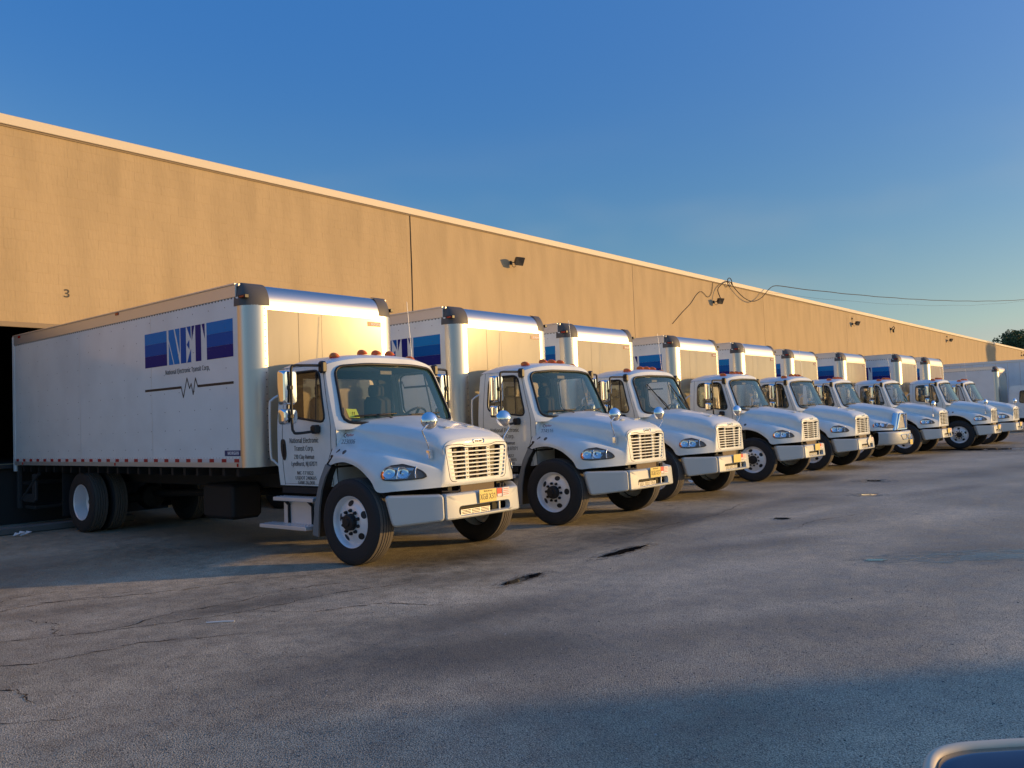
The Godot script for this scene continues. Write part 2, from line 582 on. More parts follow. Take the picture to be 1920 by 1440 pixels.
func build_ground() -> void:
	var n1 := FastNoiseLite.new(); n1.seed = 41; n1.frequency = 0.16; n1.fractal_octaves = 5
	var n2 := FastNoiseLite.new(); n2.seed = 42; n2.frequency = 0.5; n2.fractal_octaves = 4
	var b := MB.new()
	var xs := [-900.0, -300.0, -120.0, -60.0, -30.0, -15.0]
	var x := -8.0
	while x < 40.0: xs.append(x); x += 0.22
	while x < 130.0: xs.append(x); x += 2.0
	xs.append_array([180.0, 300.0, 900.0])
	var zs := [-900.0, -300.0, -100.0, -40.0, -25.0]
	var z := -18.0
	while z < 4.0: zs.append(z); z += 0.22
	while z < 40.0: zs.append(z); z += 4.0
	zs.append_array([80.0, 200.0, 900.0])
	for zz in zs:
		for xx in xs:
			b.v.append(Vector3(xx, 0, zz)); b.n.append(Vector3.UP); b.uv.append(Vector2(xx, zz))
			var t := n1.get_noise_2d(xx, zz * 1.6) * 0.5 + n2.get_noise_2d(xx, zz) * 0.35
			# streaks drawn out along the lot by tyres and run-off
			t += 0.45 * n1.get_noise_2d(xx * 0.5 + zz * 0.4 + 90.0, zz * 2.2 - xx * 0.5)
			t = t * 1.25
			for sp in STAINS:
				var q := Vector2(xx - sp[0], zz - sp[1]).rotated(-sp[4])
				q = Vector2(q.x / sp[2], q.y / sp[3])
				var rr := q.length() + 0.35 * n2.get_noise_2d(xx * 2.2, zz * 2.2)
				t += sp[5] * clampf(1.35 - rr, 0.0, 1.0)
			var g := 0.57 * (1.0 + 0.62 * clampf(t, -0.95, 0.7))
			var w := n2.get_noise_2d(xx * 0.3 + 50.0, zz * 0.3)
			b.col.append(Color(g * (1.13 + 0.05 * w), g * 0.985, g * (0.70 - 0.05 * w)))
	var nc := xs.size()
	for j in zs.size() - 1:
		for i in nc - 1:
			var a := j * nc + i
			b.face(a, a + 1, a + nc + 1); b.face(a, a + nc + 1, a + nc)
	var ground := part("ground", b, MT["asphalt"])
	structure(ground)
	ground.set_meta("label", "worn grey asphalt lot with cracks and damp patches")
	# cracks: thin ragged dark lines that lie in the asphalt
	var cracks := [
		[Vector2(1.3, -8.4), Vector2(2.1, -7.9), Vector2(2.9, -7.35), Vector2(3.6, -7.0), Vector2(4.3, -6.75), Vector2(5.2, -6.7), Vector2(6.2, -6.35)],
		[Vector2(2.3, -10.2), Vector2(3.0, -9.3), Vector2(3.9, -8.6), Vector2(4.5, -8.3), Vector2(5.3, -8.1), Vector2(6.0, -7.6)],
		[Vector2(3.3, -7.15), Vector2(3.9, -7.3), Vector2(4.5, -7.2), Vector2(5.1, -7.3), Vector2(5.8, -7.0)],
		[Vector2(1.9, -6.4), Vector2(2.15, -6.05), Vector2(2.1, -5.6)],
		[Vector2(3.0, -9.3), Vector2(3.4, -9.5), Vector2(4.0, -9.4)],
		[Vector2(1.2, -9.6), Vector2(2.0, -9.3), Vector2(2.7, -8.9), Vector2(3.5, -8.9), Vector2(4.4, -8.6)],
		[Vector2(1.3, -7.2), Vector2(2.0, -7.0), Vector2(2.5, -6.6), Vector2(3.2, -6.5), Vector2(3.9, -6.0)],
		[Vector2(2.9, -7.35), Vector2(3.1, -7.8), Vector2(3.0, -8.3)], [Vector2(4.3, -6.75), Vector2(4.6, -6.2), Vector2(5.2, -5.9), Vector2(5.4, -5.3)],
		[Vector2(1.0, -5.6), Vector2(1.7, -5.5), Vector2(2.3, -5.0)], [Vector2(10.2, -4.9), Vector2(11.4, -4.5), Vector2(12.2, -4.6), Vector2(13.6, -4.1)],
		[Vector2(9.5, -6.0), Vector2(11.0, -6.3), Vector2(12.4, -6.2), Vector2(14.5, -6.6)]]
	for c in cracks:
		var cb := MB.new()
		var pl := []
		for i in c.size() - 1:
			for k in 14:
				var p: Vector2 = c[i].lerp(c[i + 1], k / 14.0)
				pl.append(p + Vector2(rng.randf_range(-0.03, 0.03), rng.randf_range(-0.03, 0.03)))
		var l0 := PackedVector3Array(); var l1 := PackedVector3Array()
		for i in pl.size():
			var d: Vector2 = (pl[mini(i + 1, pl.size() - 1)] - pl[maxi(i - 1, 0)]).normalized().orthogonal()
			var wd := rng.randf_range(0.001, 0.011) * rng.randf_range(0.4, 1.0) * (1.0 if i > 2 and i < pl.size() - 3 else 0.3)
			l0.append(Vector3(pl[i].x + d.x * wd, 0.003, pl[i].y + d.y * wd))
			l1.append(Vector3(pl[i].x - d.x * wd, 0.003, pl[i].y - d.y * wd))
		cb.grid([l0, l1])
		part("crack", cb, MT["crack"], ground)
	# loose grit: pale and dark grains strewn over the near lot
	var gm := MB.new()
	gm.lathe([Vector2(0.0, 0.45), Vector2(0.5, 0.1), Vector2(0.0, -0.3)], Vector3.ZERO, Vector3.UP, 5)
	var mm := MultiMesh.new()
	mm.transform_format = MultiMesh.TRANSFORM_3D
	mm.use_colors = true
	mm.mesh = gm.mesh()
	mm.instance_count = 26000
	for i in 26000:
		var dd := 2.6 + 15.0 * pow(rng.randf(), 1.6)
		var aa := 0.8764 + rng.randf_range(-0.62, 0.62)
		var sz := rng.randf_range(0.004, 0.010) * (1.6 if rng.randf() < 0.04 else 1.0)
		var q := Basis.from_euler(Vector3(rng.randf() * 0.6, rng.randf() * TAU, rng.randf() * 0.6)).scaled(Vector3(sz, sz * 0.6, sz * rng.randf_range(0.6, 1.3)))
		mm.set_instance_transform(i, Transform3D(q, Vector3(sin(aa) * dd, sz * 0.08, -cos(aa) * dd)))
		var tn := rng.randf_range(0.05, 0.30) if rng.randf() < 0.86 else rng.randf_range(0.4, 0.7)
		mm.set_instance_color(i, Color(tn, tn * 0.95, tn * 0.87))
	var gi := MultiMeshInstance3D.new()
	gi.name = "grit"
	gi.multimesh = mm
	gi.material_override = MT["grit"]
	add_child(gi)
	gi.set_meta("kind", "stuff"); gi.set_meta("label", "loose grit strewn over the asphalt lot")
	# puddles: flat water in shallow dips, each inside a damp margin
	var spots := [
		[8.66, -5.55, 0.58, 0.10, 0.03, "long dark puddle in front of the second truck", 0.3],
		[6.70, -5.52, 0.42, 0.08, 0.10, "narrow dark puddle in front of the nearest truck", 0.3],
		[9.30, -2.86, 0.14, 0.085, -0.86, "small bright puddle at the right of the lot reflecting the sky", 1.2],
		[16.15, -5.05, 0.20, 0.15, -1.2, "bright oval puddle in the middle distance of the lot", 0.9],
		[12.27, -5.08, 0.14, 0.12, -1.5, "tiny dark puddle between the long dark puddle and the bright oval one", 0.3],
		[19.25, -5.85, 0.25, 0.22, -1.2, "faint far puddle in front of the fourth truck", 0.8],
		[33.0, -6.9, 2.0, 0.8, -1.4, "wide puddle at the far right beside the last trucks", 0.6]]
	for s in spots:
		var pb := MB.new()
		var loop := PackedVector3Array()
		var ph := rng.randf() * 10.0
		var dirv := Vector3(cos(s[4]), 0, -sin(s[4])); var crs := Vector3(sin(s[4]), 0, cos(s[4]))
		for k in 72:
			var a := TAU * k / 72.0
			var rr: float = 0.8 + 0.30 * n2.get_noise_2d(cos(a) * 3.0 + ph, sin(a) * 3.0) + 0.30 * n2.get_noise_2d(cos(a) * 9.0 + ph, sin(a) * 9.0)
			loop.append(Vector3(s[0], 0.005, s[1]) + dirv * cos(a) * rr * s[2] + crs * sin(a) * rr * s[3])
		pb.disc(loop, Vector3(s[0], 0.005, s[1]))
		var o := part("puddle", pb, MT["puddle"])
		tag(o, s[5], "puddle", "puddles on the asphalt lot")
		var grow := Vector2(1.5, 2.2) if s[6] < 0.5 else (Vector2(2.4, 3.0) if s[6] < 1.0 else Vector2(11.0, 5.5))
		var mid: Vector3 = Vector3(s[0], 0.0025, s[1]) + (dirv * s[2] * 8.0 if s[6] > 1.0 else Vector3.ZERO)
		var mb := MB.new()
		var au: Vector3 = dirv * s[2] * grow.x; var av: Vector3 = crs * s[3] * grow.y
		for q in [Vector2(-1, -1), Vector2(1, -1), Vector2(1, 1), Vector2(-1, 1)]: mb.vert(mid + au * q.x + av * q.y, Vector3.UP, q * 0.5 + Vector2(0.5, 0.5))
		mb.face(0, 1, 2); mb.face(0, 2, 3)
		part("damp_margin", mb, MT["damp"], o)

# ---------------------------------------------------------------- warehouse
func build_warehouse() -> void:
	var wh := Node3D.new()
	wh.name = "warehouse"
	add_child(wh)
	tag(wh, "long tan painted block warehouse behind the row of trucks", "warehouse")
	var top := 7.72
	var dx0 := 4.6; var dx1 := 9.4; var dy0 := 1.15; var dy1 := 3.88
	var bx0 := 5.6; var bx1 := 16.8
	var T := 0.3
	var zf := WALL_Z
	var b := MB.new()
	var slab := func(x0: float, x1: float, y0: float, y1: float, front: float) -> void:
		b.box(Vector3((x0 + x1) / 2, (y0 + y1) / 2, (front + WALL_Z - T) / 2), Vector3(x1 - x0, y1 - y0, front - WALL_Z + T))
	slab.call(-70.0, dx0, 0.0, dy1, zf)
	slab.call(-70.0, bx0, dy1, top, zf)
	slab.call(bx0, bx1, dy1, top, zf - 0.0022)
	slab.call(dx1, bx1, 0.0, dy1, zf)
	slab.call(dx0, dx1, 0.0, dy0, zf - 0.002)
	# long wall to the right, in panels parted by control joints
	var js := [bx1, 16.96, 29.15, 41.87, 54.6, 67.3, 80.0, 92.7, 105.4, 119.5]
	for i in js.size() - 1:
		slab.call(js[i] + (0.012 if i > 0 else 0.0), js[i + 1] - 0.012, 0.0, top, zf)
	part("wall", b, MT["wall_paint"], wh)
	for i in range(1, js.size() - 1):
		var jb := MB.new()
		jb.box(Vector3(js[i], top / 2, zf - 0.05), Vector3(0.024, top - 0.01, 0.08))
		part("control_joint", jb, MT["joint"], wh)
	# side, back and roof so that the building is a closed volume
	var hb := MB.new()
	hb.box(Vector3(119.35, top / 2, zf - T - 25.0), Vector3(0.3, top, 50.0))
	hb.box(Vector3(-69.85, top / 2, zf - T - 25.0), Vector3(0.3, top, 50.0))
	hb.box(Vector3(24.75, top / 2, zf - T - 49.85), Vector3(188.9, top, 0.3))
	part("wall", hb, MT["wall_paint"], wh)
	var rb := MB.new()
	rb.box(Vector3(24.75, top - 0.35, zf - T - 25.0), Vector3(188.8, 0.2, 49.4))
	part("roof", rb, MT["concrete"], wh)
	# coping along the parapet
	var cb := MB.new()
	cb.box(Vector3(24.8, top + 0.10, zf - 0.12), Vector3(189.4, 0.20, 0.36), 0.015)
	part("coping", cb, MT["coping"], wh)
	var dk := MB.new()
	dk.box(Vector3(24.8, top - 0.02, zf + 0.006), Vector3(189.3, 0.03, 0.03))
	part("drip_edge", dk, MT["mortar_dark"], wh)
	# concrete blocks of the near stretch, set proud of narrow joints
	var bw := 0.40; var bh := 0.20
	var bm := MB.new(); bm.box(Vector3.ZERO, Vector3(bw - 0.0028, bh - 0.0011, 0.03), 0.0015)
	var whole := bm.mesh()
	var hm := MB.new(); hm.box(Vector3.ZERO, Vector3(bw / 2 - 0.0028, bh - 0.0011, 0.03), 0.0015)
	var half := hm.mesh()
	var rest := MB.new()
	var count := 0
	var rows := int(round((top - dy1) / bh))
	bh = (top - dy1) / rows
	for c in int((bx1 - bx0) / bw) + 1:
		for r in rows:
			var xa := bx0 + c * bw - (bw / 2 if r % 2 == 1 else 0.0)
			var xb := minf(xa + bw, bx1)
			var is_half := false
			if xa < bx0 - 0.01: xa = bx0; is_half = true
			if xb - xa < 0.05: continue
			if xb - xa < bw * 0.75: is_half = true; xb = xa + bw / 2
			var p := Vector3((xa + xb) / 2, dy1 + (r + 0.5) * bh, zf - 0.0155 + rng.randf_range(-0.0006, 0.0006))
			if count < 300:
				var o := inst("block", half if is_half else whole, MT["block_paint_%d" % rng.randi_range(0, 2)], wh)
				o.position = p
				count += 1
			else:
				rest.box(p, Vector3((bw / 2 if is_half else bw) - 0.0028, bh - 0.0011, 0.03), 0.0015)
	var rp := part("block", rest, MT["block_paint_1"], wh)
	rp.set_meta("kind", "stuff")
	# loading door: header, jambs, dark hall
	var hd := MB.new()
	hd.box(Vector3((dx0 + dx1) / 2, dy1 - 0.05, zf + 0.01), Vector3(dx1 - dx0, 0.1, 0.06), 0.01)
	part("door_header", hd, MT["mortar_dark"], wh)
	var hall := MB.new()
	var hx := (dx0 + dx1) / 2
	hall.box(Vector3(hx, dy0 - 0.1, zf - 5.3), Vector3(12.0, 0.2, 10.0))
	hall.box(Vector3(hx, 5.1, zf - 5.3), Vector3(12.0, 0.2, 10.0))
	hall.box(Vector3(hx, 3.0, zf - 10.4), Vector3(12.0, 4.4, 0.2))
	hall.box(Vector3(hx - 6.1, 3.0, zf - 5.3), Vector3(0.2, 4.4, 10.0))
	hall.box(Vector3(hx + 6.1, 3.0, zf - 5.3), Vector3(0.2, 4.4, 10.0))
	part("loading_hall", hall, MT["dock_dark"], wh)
	for sx in [dx0 + 0.5, dx1 - 0.5]:
		var bp := MB.new()
		bp.box(Vector3(sx, 0.9, zf + 0.07), Vector3(0.3, 0.45, 0.14), 0.02)
		part("dock_bumper", bp, MT["rubber"], wh)
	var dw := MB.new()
	dw.box(Vector3(hx, dy0 / 2 - 0.03, zf + 0.012), Vector3(dx1 - dx0, dy0 - 0.06, 0.03))  # dark dock wall; the shade behind the truck is put into its colour
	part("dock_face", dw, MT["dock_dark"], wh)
	var lev := MB.new()
	lev.box(Vector3(hx, dy0 - 0.05, zf + 0.05), Vector3(2.2, 0.08, 0.14), 0.01)
	part("dock_plate", lev, MT["dark_grey"], wh)
	words("3", 0.165, MT["ink"], wh, Vector3(7.35, 4.52, zf + 0.004), Basis.IDENTITY, 0.115, "door_number", true)
	# concrete kerb at the foot of the wall
	var kb := MB.new()
	kb.box(Vector3(5.2, 0.06, -15.9), Vector3(5.0, 0.12, 0.25), 0.02)
	var ko := part("concrete_kerb", kb, MT["concrete"])
	tag(ko, "low concrete kerb behind the rear of the nearest truck", "kerb")

func build_wall_fittings() -> void:
	var zf := WALL_Z
	var spots := [
		[21.5, 6.83, 1.0, "bronze floodlight on the wall above the second truck"],
		[36.2, 6.76, 1.0, "bronze floodlight below the coiled cable on the wall"],
		[55.7, 6.98, 1.0, "bronze floodlight above the seventh truck, third along the wall"],
		[80.5, 7.12, 1.0, "small far floodlight left of the tree shadow on the wall"],
		[116.8, 7.1, 1.0, "floodlight at the far right end of the wall"]]
	for i in spots.size():
		var s: Array = spots[i]
		var o := Node3D.new()
		o.name = numbered("floodlight")
		add_child(o)
		o.position = Vector3(s[0], s[1], zf)
		o.scale = Vector3.ONE * 0.78
		tag(o, s[3], "floodlight", "floodlights on the warehouse wall")
		var b := MB.new()
		b.box(Vector3(0, 0.02, 0.04), Vector3(0.14, 0.16, 0.08), 0.015)
		part("junction_box", b, MT["bronze"], o)
		b = MB.new()
		b.tube([Vector3(0, 0.02, 0.06), Vector3(0.02, 0.02, 0.18), Vector3(0.05, 0.05, 0.26)], 0.02, 8)
		part("bracket_arm", b, MT["bronze"], o)
		# housing: a deep tray tilted down, wide at its lens
		var h := MB.new()
		var q := Basis.from_euler(Vector3(deg_to_rad(28), deg_to_rad(-12), 0))
		var lp := func(p: Vector3) -> Vector3: return q * p + Vector3(0.05, 0.06, 0.40)
		var back := PackedVector3Array(); var fr := PackedVector3Array(); var lip := PackedVector3Array(); var inn := PackedVector3Array()
		for p in round_rect(-0.13, -0.10, 0.13, 0.10, 0.03, 3): back.append(lp.call(Vector3(p.x, p.y, -0.13)))
		for p in round_rect(-0.22, -0.18, 0.22, 0.18, 0.03, 3): fr.append(lp.call(Vector3(p.x, p.y, 0.06)))
		for p in round_rect(-0.22, -0.18, 0.22, 0.18, 0.03, 3): lip.append(lp.call(Vector3(p.x, p.y, 0.10)))
		for p in round_rect(-0.20, -0.16, 0.20, 0.16, 0.03, 3): inn.append(lp.call(Vector3(p.x, p.y, 0.10)))
		h.loft([back, fr, lip, inn])
		h.disc(back, lp.call(Vector3(0, 0, -0.14)))
		part("lamp_housing", h, MT["bronze"], o)
		var l := MB.new()
		l.disc(inn, lp.call(Vector3(0, 0, 0.085)))
		part("lens", l, MT["black_plastic"], o)
		var c := MB.new()
		var loop := []
		for k in 13:
			var a := PI * k / 12.0
			loop.append(Vector3(-0.06 + 0.14 * (1.0 - cos(a)) * 0.5 + 0.02, -0.05 - 0.13 * sin(a), 0.08 + 0.14 * k / 12.0))
		c.tube(loop, 0.011, 6)
		part("conduit", c, MT["cable"], o)
		if i >= 2:
			var pb := MB.new()
			pb.tube([Vector3(-0.05, 0.1, 0.04), Vector3(-0.05, 0.62, 0.04)], 0.012, 6)
			pb.box(Vector3(-0.05, 0.45, 0.05), Vector3(0.11, 0.11, 0.08), 0.01)
			part("conduit", pb, MT["cable"], o)
	# small hooked fitting between the floodlights
	var wb := MB.new()
	wb.box(Vector3(0, 0, 0.06), Vector3(0.2, 0.16, 0.12), 0.03)
	wb.box(Vector3(0.16, -0.12, 0.16), Vector3(0.12, 0.26, 0.14), 0.04)
	wb.tube([Vector3(-0.05, 0.02, 0.1), Vector3(0.05, 0.18, 0.22), Vector3(0.2, 0.1, 0.24), Vector3(0.16, -0.1, 0.2)], 0.03, 6)
	var so := part("security_camera", wb, MT["bronze"])
	so.position = Vector3(64.0, 7.15, zf)
	tag(so, "small hooked camera fitting on the wall above the eighth truck", "camera")
	# black cable: up from the second floodlight, one coil, a sag, then off across the lot
	var pts := [Vector3(36.35, 6.9, zf + 0.30), Vector3(36.45, 7.35, zf + 0.12), Vector3(36.9, 7.65, zf + 0.1), Vector3(37.4, 7.85, zf + 0.12)]
	for k in 17:
		var a := -PI * 0.5 + TAU * k / 16.0
		pts.append(Vector3(37.7 + 0.22 * sin(a + PI), 7.84 + 0.22 * cos(a + PI) * 0.9, zf + 0.13 + 0.002 * k))
	pts.append_array([Vector3(38.2, 7.62, zf + 0.14), Vector3(39.2, 7.22, zf + 0.16), Vector3(40.2, 7.12, zf + 0.2), Vector3(41.2, 7.42, zf + 0.25), Vector3(42.0, 7.9, zf + 0.3), Vector3(42.8, 8.15, zf + 0.32)])
	var e0 := Vector3(42.8, 8.15, zf + 0.32); var e1 := Vector3(88.0, 10.75, -12.6)
	for k in range(1, 30):
		var t := k / 29.0
		pts.append(e0.lerp(e1, t) + Vector3(0, -4.0 * 0.42 * t * (1.0 - t) + 0.012 * sin(k * 2.1), 0))
	var cbm := MB.new()
	cbm.tube(to_array(spline(pts, 3)), 0.021, 6)
	var co := part("overhead_cable", cbm, MT["cable"])
	tag(co, "thick black cable coiled at the parapet and strung off to the right", "cable")
	var pts2 := []
	for k in 40:
		var t := k / 39.0
		pts2.append(Vector3(41.8, 7.7, zf + 0.3).lerp(e1 + Vector3(0, -0.1, 0), t) + Vector3(0, -4.0 * 0.56 * t * (1.0 - t) + 0.02 * sin(k * 0.9), 0))
	var cb2 := MB.new()
	cb2.tube(pts2, 0.006, 5)
	var c2 := part("thin_cable", cb2, MT["cable"])
	tag(c2, "thin wire hanging just under the thick black cable", "cable")
	var pts3 := [Vector3(36.2, 7.7, zf + 0.02), Vector3(36.0, 7.2, zf + 0.03), Vector3(35.6, 6.95, zf + 0.03), Vector3(35.0, 7.15, zf + 0.03), Vector3(34.5, 6.95, zf + 0.02), Vector3(33.9, 6.5, zf + 0.02), Vector3(33.1, 6.05, zf + 0.02), Vector3(32.2, 5.5, zf + 0.02)]  # lower run is a shadow line on the wall, modelled as dark wire
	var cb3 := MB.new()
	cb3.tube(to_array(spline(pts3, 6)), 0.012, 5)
	var c3 := part("wire_shadow_line", cb3, MT["cable"])
	tag(c3, "loose wire left of the coiled cable, its lower run a shadow line modelled as wire", "wire")
	var cj := MB.new()
	cj.tube([Vector3(16.96, 7.7, zf + 0.012), Vector3(16.97, 6.2, zf + 0.014), Vector3(16.95, 4.4, zf + 0.012), Vector3(16.96, 0.2, zf + 0.012)], 0.011, 5)
	var cjo := part("drop_wire", cj, MT["cable"])
	tag(cjo, "thin dark wire running straight down the wall above the nearest truck's cab", "wire")

# ---------------------------------------------------------------- truck pieces
const HOOD_KEYS := [
	[Vector3(1.07, 1.14, -.52), Vector3(1.06, 1.26, -.50), Vector3(1.01, 1.40, -.47), Vector3(.94, 1.53, -.44), Vector3(.82, 1.635, -.36), Vector3(0, 1.725, -.12)],
	[Vector3(1.13, 1.185, -.30), Vector3(1.115, 1.27, -.30), Vector3(1.02, 1.385, -.28), Vector3(.86, 1.475, -.25), Vector3(.77, 1.605, -.2), Vector3(0, 1.705, 0.0)],
	[Vector3(1.16, 1.195, -.08), Vector3(1.15, 1.265, -.08), Vector3(1.04, 1.36, -.05), Vector3(.79, 1.405, -.02), Vector3(.71, 1.58, 0.0), Vector3(0, 1.675, .15)],
	[Vector3(1.17, 1.13, .16), Vector3(1.165, 1.205, .16), Vector3(1.05, 1.325, .18), Vector3(.73, 1.34, .2), Vector3(.665, 1.55, .22), Vector3(0, 1.64, .32)],
	[Vector3(1.17, .985, .37), Vector3(1.155, 1.12, .37), Vector3(1.02, 1.285, .39), Vector3(.69, 1.285, .42), Vector3(.635, 1.515, .42), Vector3(0, 1.605, .48)],
	[Vector3(1.15, .86, .46), Vector3(1.125, 1.05, .50), Vector3(.96, 1.235, .56), Vector3(.66, 1.23, .60), Vector3(.61, 1.48, .60), Vector3(0, 1.565, .64)],
	[Vector3(1.03, .862, .62), Vector3(1.005, 1.00, .63), Vector3(.85, 1.175, .70), Vector3(.635, 1.17, .76), Vector3(.592, 1.445, .75), Vector3(0, 1.525, .78)],
	[Vector3(.82, .872, .81), Vector3(.80, .99, .81), Vector3(.71, 1.12, .84), Vector3(.61, 1.13, .87), Vector3(.577, 1.405, .86), Vector3(0, 1.478, .89)],
	[Vector3(.62, .88, .94), Vector3(.61, .96, .94), Vector3(.597, 1.04, .945), Vector3(.585, 1.12, .945), Vector3(.55, 1.355, .935), Vector3(0, 1.43, .965)]]

const INTL_KEYS := [
	[Vector3(1.05, 1.12, -.52), Vector3(1.05, 1.26, -.50), Vector3(1.01, 1.42, -.47), Vector3(.95, 1.55, -.44), Vector3(.84, 1.66, -.36), Vector3(0, 1.76, -.12)],
	[Vector3(1.12, 1.17, -.30), Vector3(1.10, 1.27, -.30), Vector3(1.02, 1.40, -.28), Vector3(.86, 1.52, -.25), Vector3(.78, 1.64, -.2), Vector3(0, 1.74, 0.0)],
	[Vector3(1.15, 1.18, -.08), Vector3(1.14, 1.265, -.08), Vector3(1.03, 1.37, -.05), Vector3(.79, 1.45, -.02), Vector3(.71, 1.61, 0.0), Vector3(0, 1.71, .15)],
	[Vector3(1.16, 1.12, .16), Vector3(1.155, 1.205, .16), Vector3(1.04, 1.32, .18), Vector3(.73, 1.39, .2), Vector3(.65, 1.58, .22), Vector3(0, 1.675, .32)],
	[Vector3(1.16, .98, .37), Vector3(1.15, 1.12, .37), Vector3(1.0, 1.26, .40), Vector3(.67, 1.33, .42), Vector3(.58, 1.54, .46), Vector3(0, 1.635, .52)],
	[Vector3(1.15, .90, .46), Vector3(1.12, 1.04, .50), Vector3(.93, 1.19, .58), Vector3(.61, 1.26, .62), Vector3(.51, 1.50, .68), Vector3(0, 1.59, .72)],
	[Vector3(1.04, .90, .64), Vector3(1.01, 1.00, .66), Vector3(.83, 1.12, .74), Vector3(.56, 1.19, .82), Vector3(.45, 1.45, .86), Vector3(0, 1.54, .90)],
	[Vector3(.82, .90, .84), Vector3(.79, .98, .85), Vector3(.67, 1.05, .90), Vector3(.51, 1.12, .96), Vector3(.40, 1.40, .99), Vector3(0, 1.475, 1.02)],
	[Vector3(.58, .89, .99), Vector3(.565, .95, .99), Vector3(.53, 1.01, 1.0), Vector3(.47, 1.08, 1.02), Vector3(.35, 1.34, 1.04), Vector3(0, 1.40, 1.06)]]

func hood_profile(k: Array) -> Array:
	# the control points of one half section, hem to centre line
	var V: Vector3 = k[3]; var T: Vector3 = k[4]; var C: Vector3 = k[5]
	var t1 := V.lerp(T, 0.45) + Vector3(-0.004, 0, 0)
	var t2 := V.lerp(T, 0.86) + Vector3(0.012, 0, 0)
	var c1 := T.lerp(C, 0.16) + Vector3(0, 0.034, 0.0)
	var c2 := T.lerp(C, 0.55) + Vector3(0, 0.030, 0.01)
	return [k[0], k[1], k[2], V, t1, t2, c1, c2, C]

func hood_row(keys: Array, t: float, half_only := false) -> PackedVector3Array:
	var i := clampi(int(t), 0, keys.size() - 2)
	var f := t - i
	var a := hood_profile(keys[maxi(i - 1, 0)]); var b := hood_profile(keys[i]); var c := hood_profile(keys[i + 1]); var d := hood_profile(keys[mini(i + 2, keys.size() - 1)])
	var ctl := []
	for j in a.size(): ctl.append(cr(a[j], b[j], c[j], d[j], f))
	if not half_only:
		for j in range(ctl.size() - 2, -1, -1):
			ctl.append(Vector3(-ctl[j].x, ctl[j].y, ctl[j].z))
	return spline(ctl, 4)

func hood_point(keys: Array, t: float, y: float, side: float, off := 0.0) -> Vector3:
	# the point of the fender face at key t and height y
	var row := hood_row(keys, t, true)
	var p: Vector3 = row[0]
	var nn := Vector3(0.6, 0.2, 0.75)
	for i in range(0, 9):
		if row[i + 1].y >= y or i == 8:
			var f := clampf((y - row[i].y) / maxf(row[i + 1].y - row[i].y, 1e-5), 0.0, 1.0)
			p = row[i].lerp(row[i + 1], f)
			var r2 := hood_row(keys, minf(t + 0.1, keys.size() - 1.001), true)
			nn = (r2[i] - row[i]).cross(row[i + 1] - row[i]).normalized()
			if nn.z < 0.0: nn = -nn
			break
	p += nn * off
	return Vector3(p.x * side, p.y, p.z)

func side_x(y: float) -> float:
	if y < 1.15: return lerpf(1.0, 1.035, (y - 0.85) / 0.30)
	if y < 1.6: return 1.035
	var t := (y - 1.6) / 0.8
	return 1.035 - 0.10 * t * t * 0.55 - 0.10 * t * 0.45

func pillar_z(y: float) -> float:
	return lerpf(-0.40, -0.71, clampf((y - 1.6) / 0.8, 0.0, 1.1))

func front_z(x: float, y: float) -> float:
	var xs := side_x(minf(y, 2.4))
	var zc := lerpf(-0.13, -0.52, (y - 1.6) / 0.8)
	return zc - (zc - pillar_z(y)) * pow(clampf(absf(x) / xs, 0, 1), 2.8)

func top_y(x: float) -> float:
	return 2.40 + 0.095 * (1.0 - pow(clampf(absf(x) / 0.935, 0, 1), 3.0))

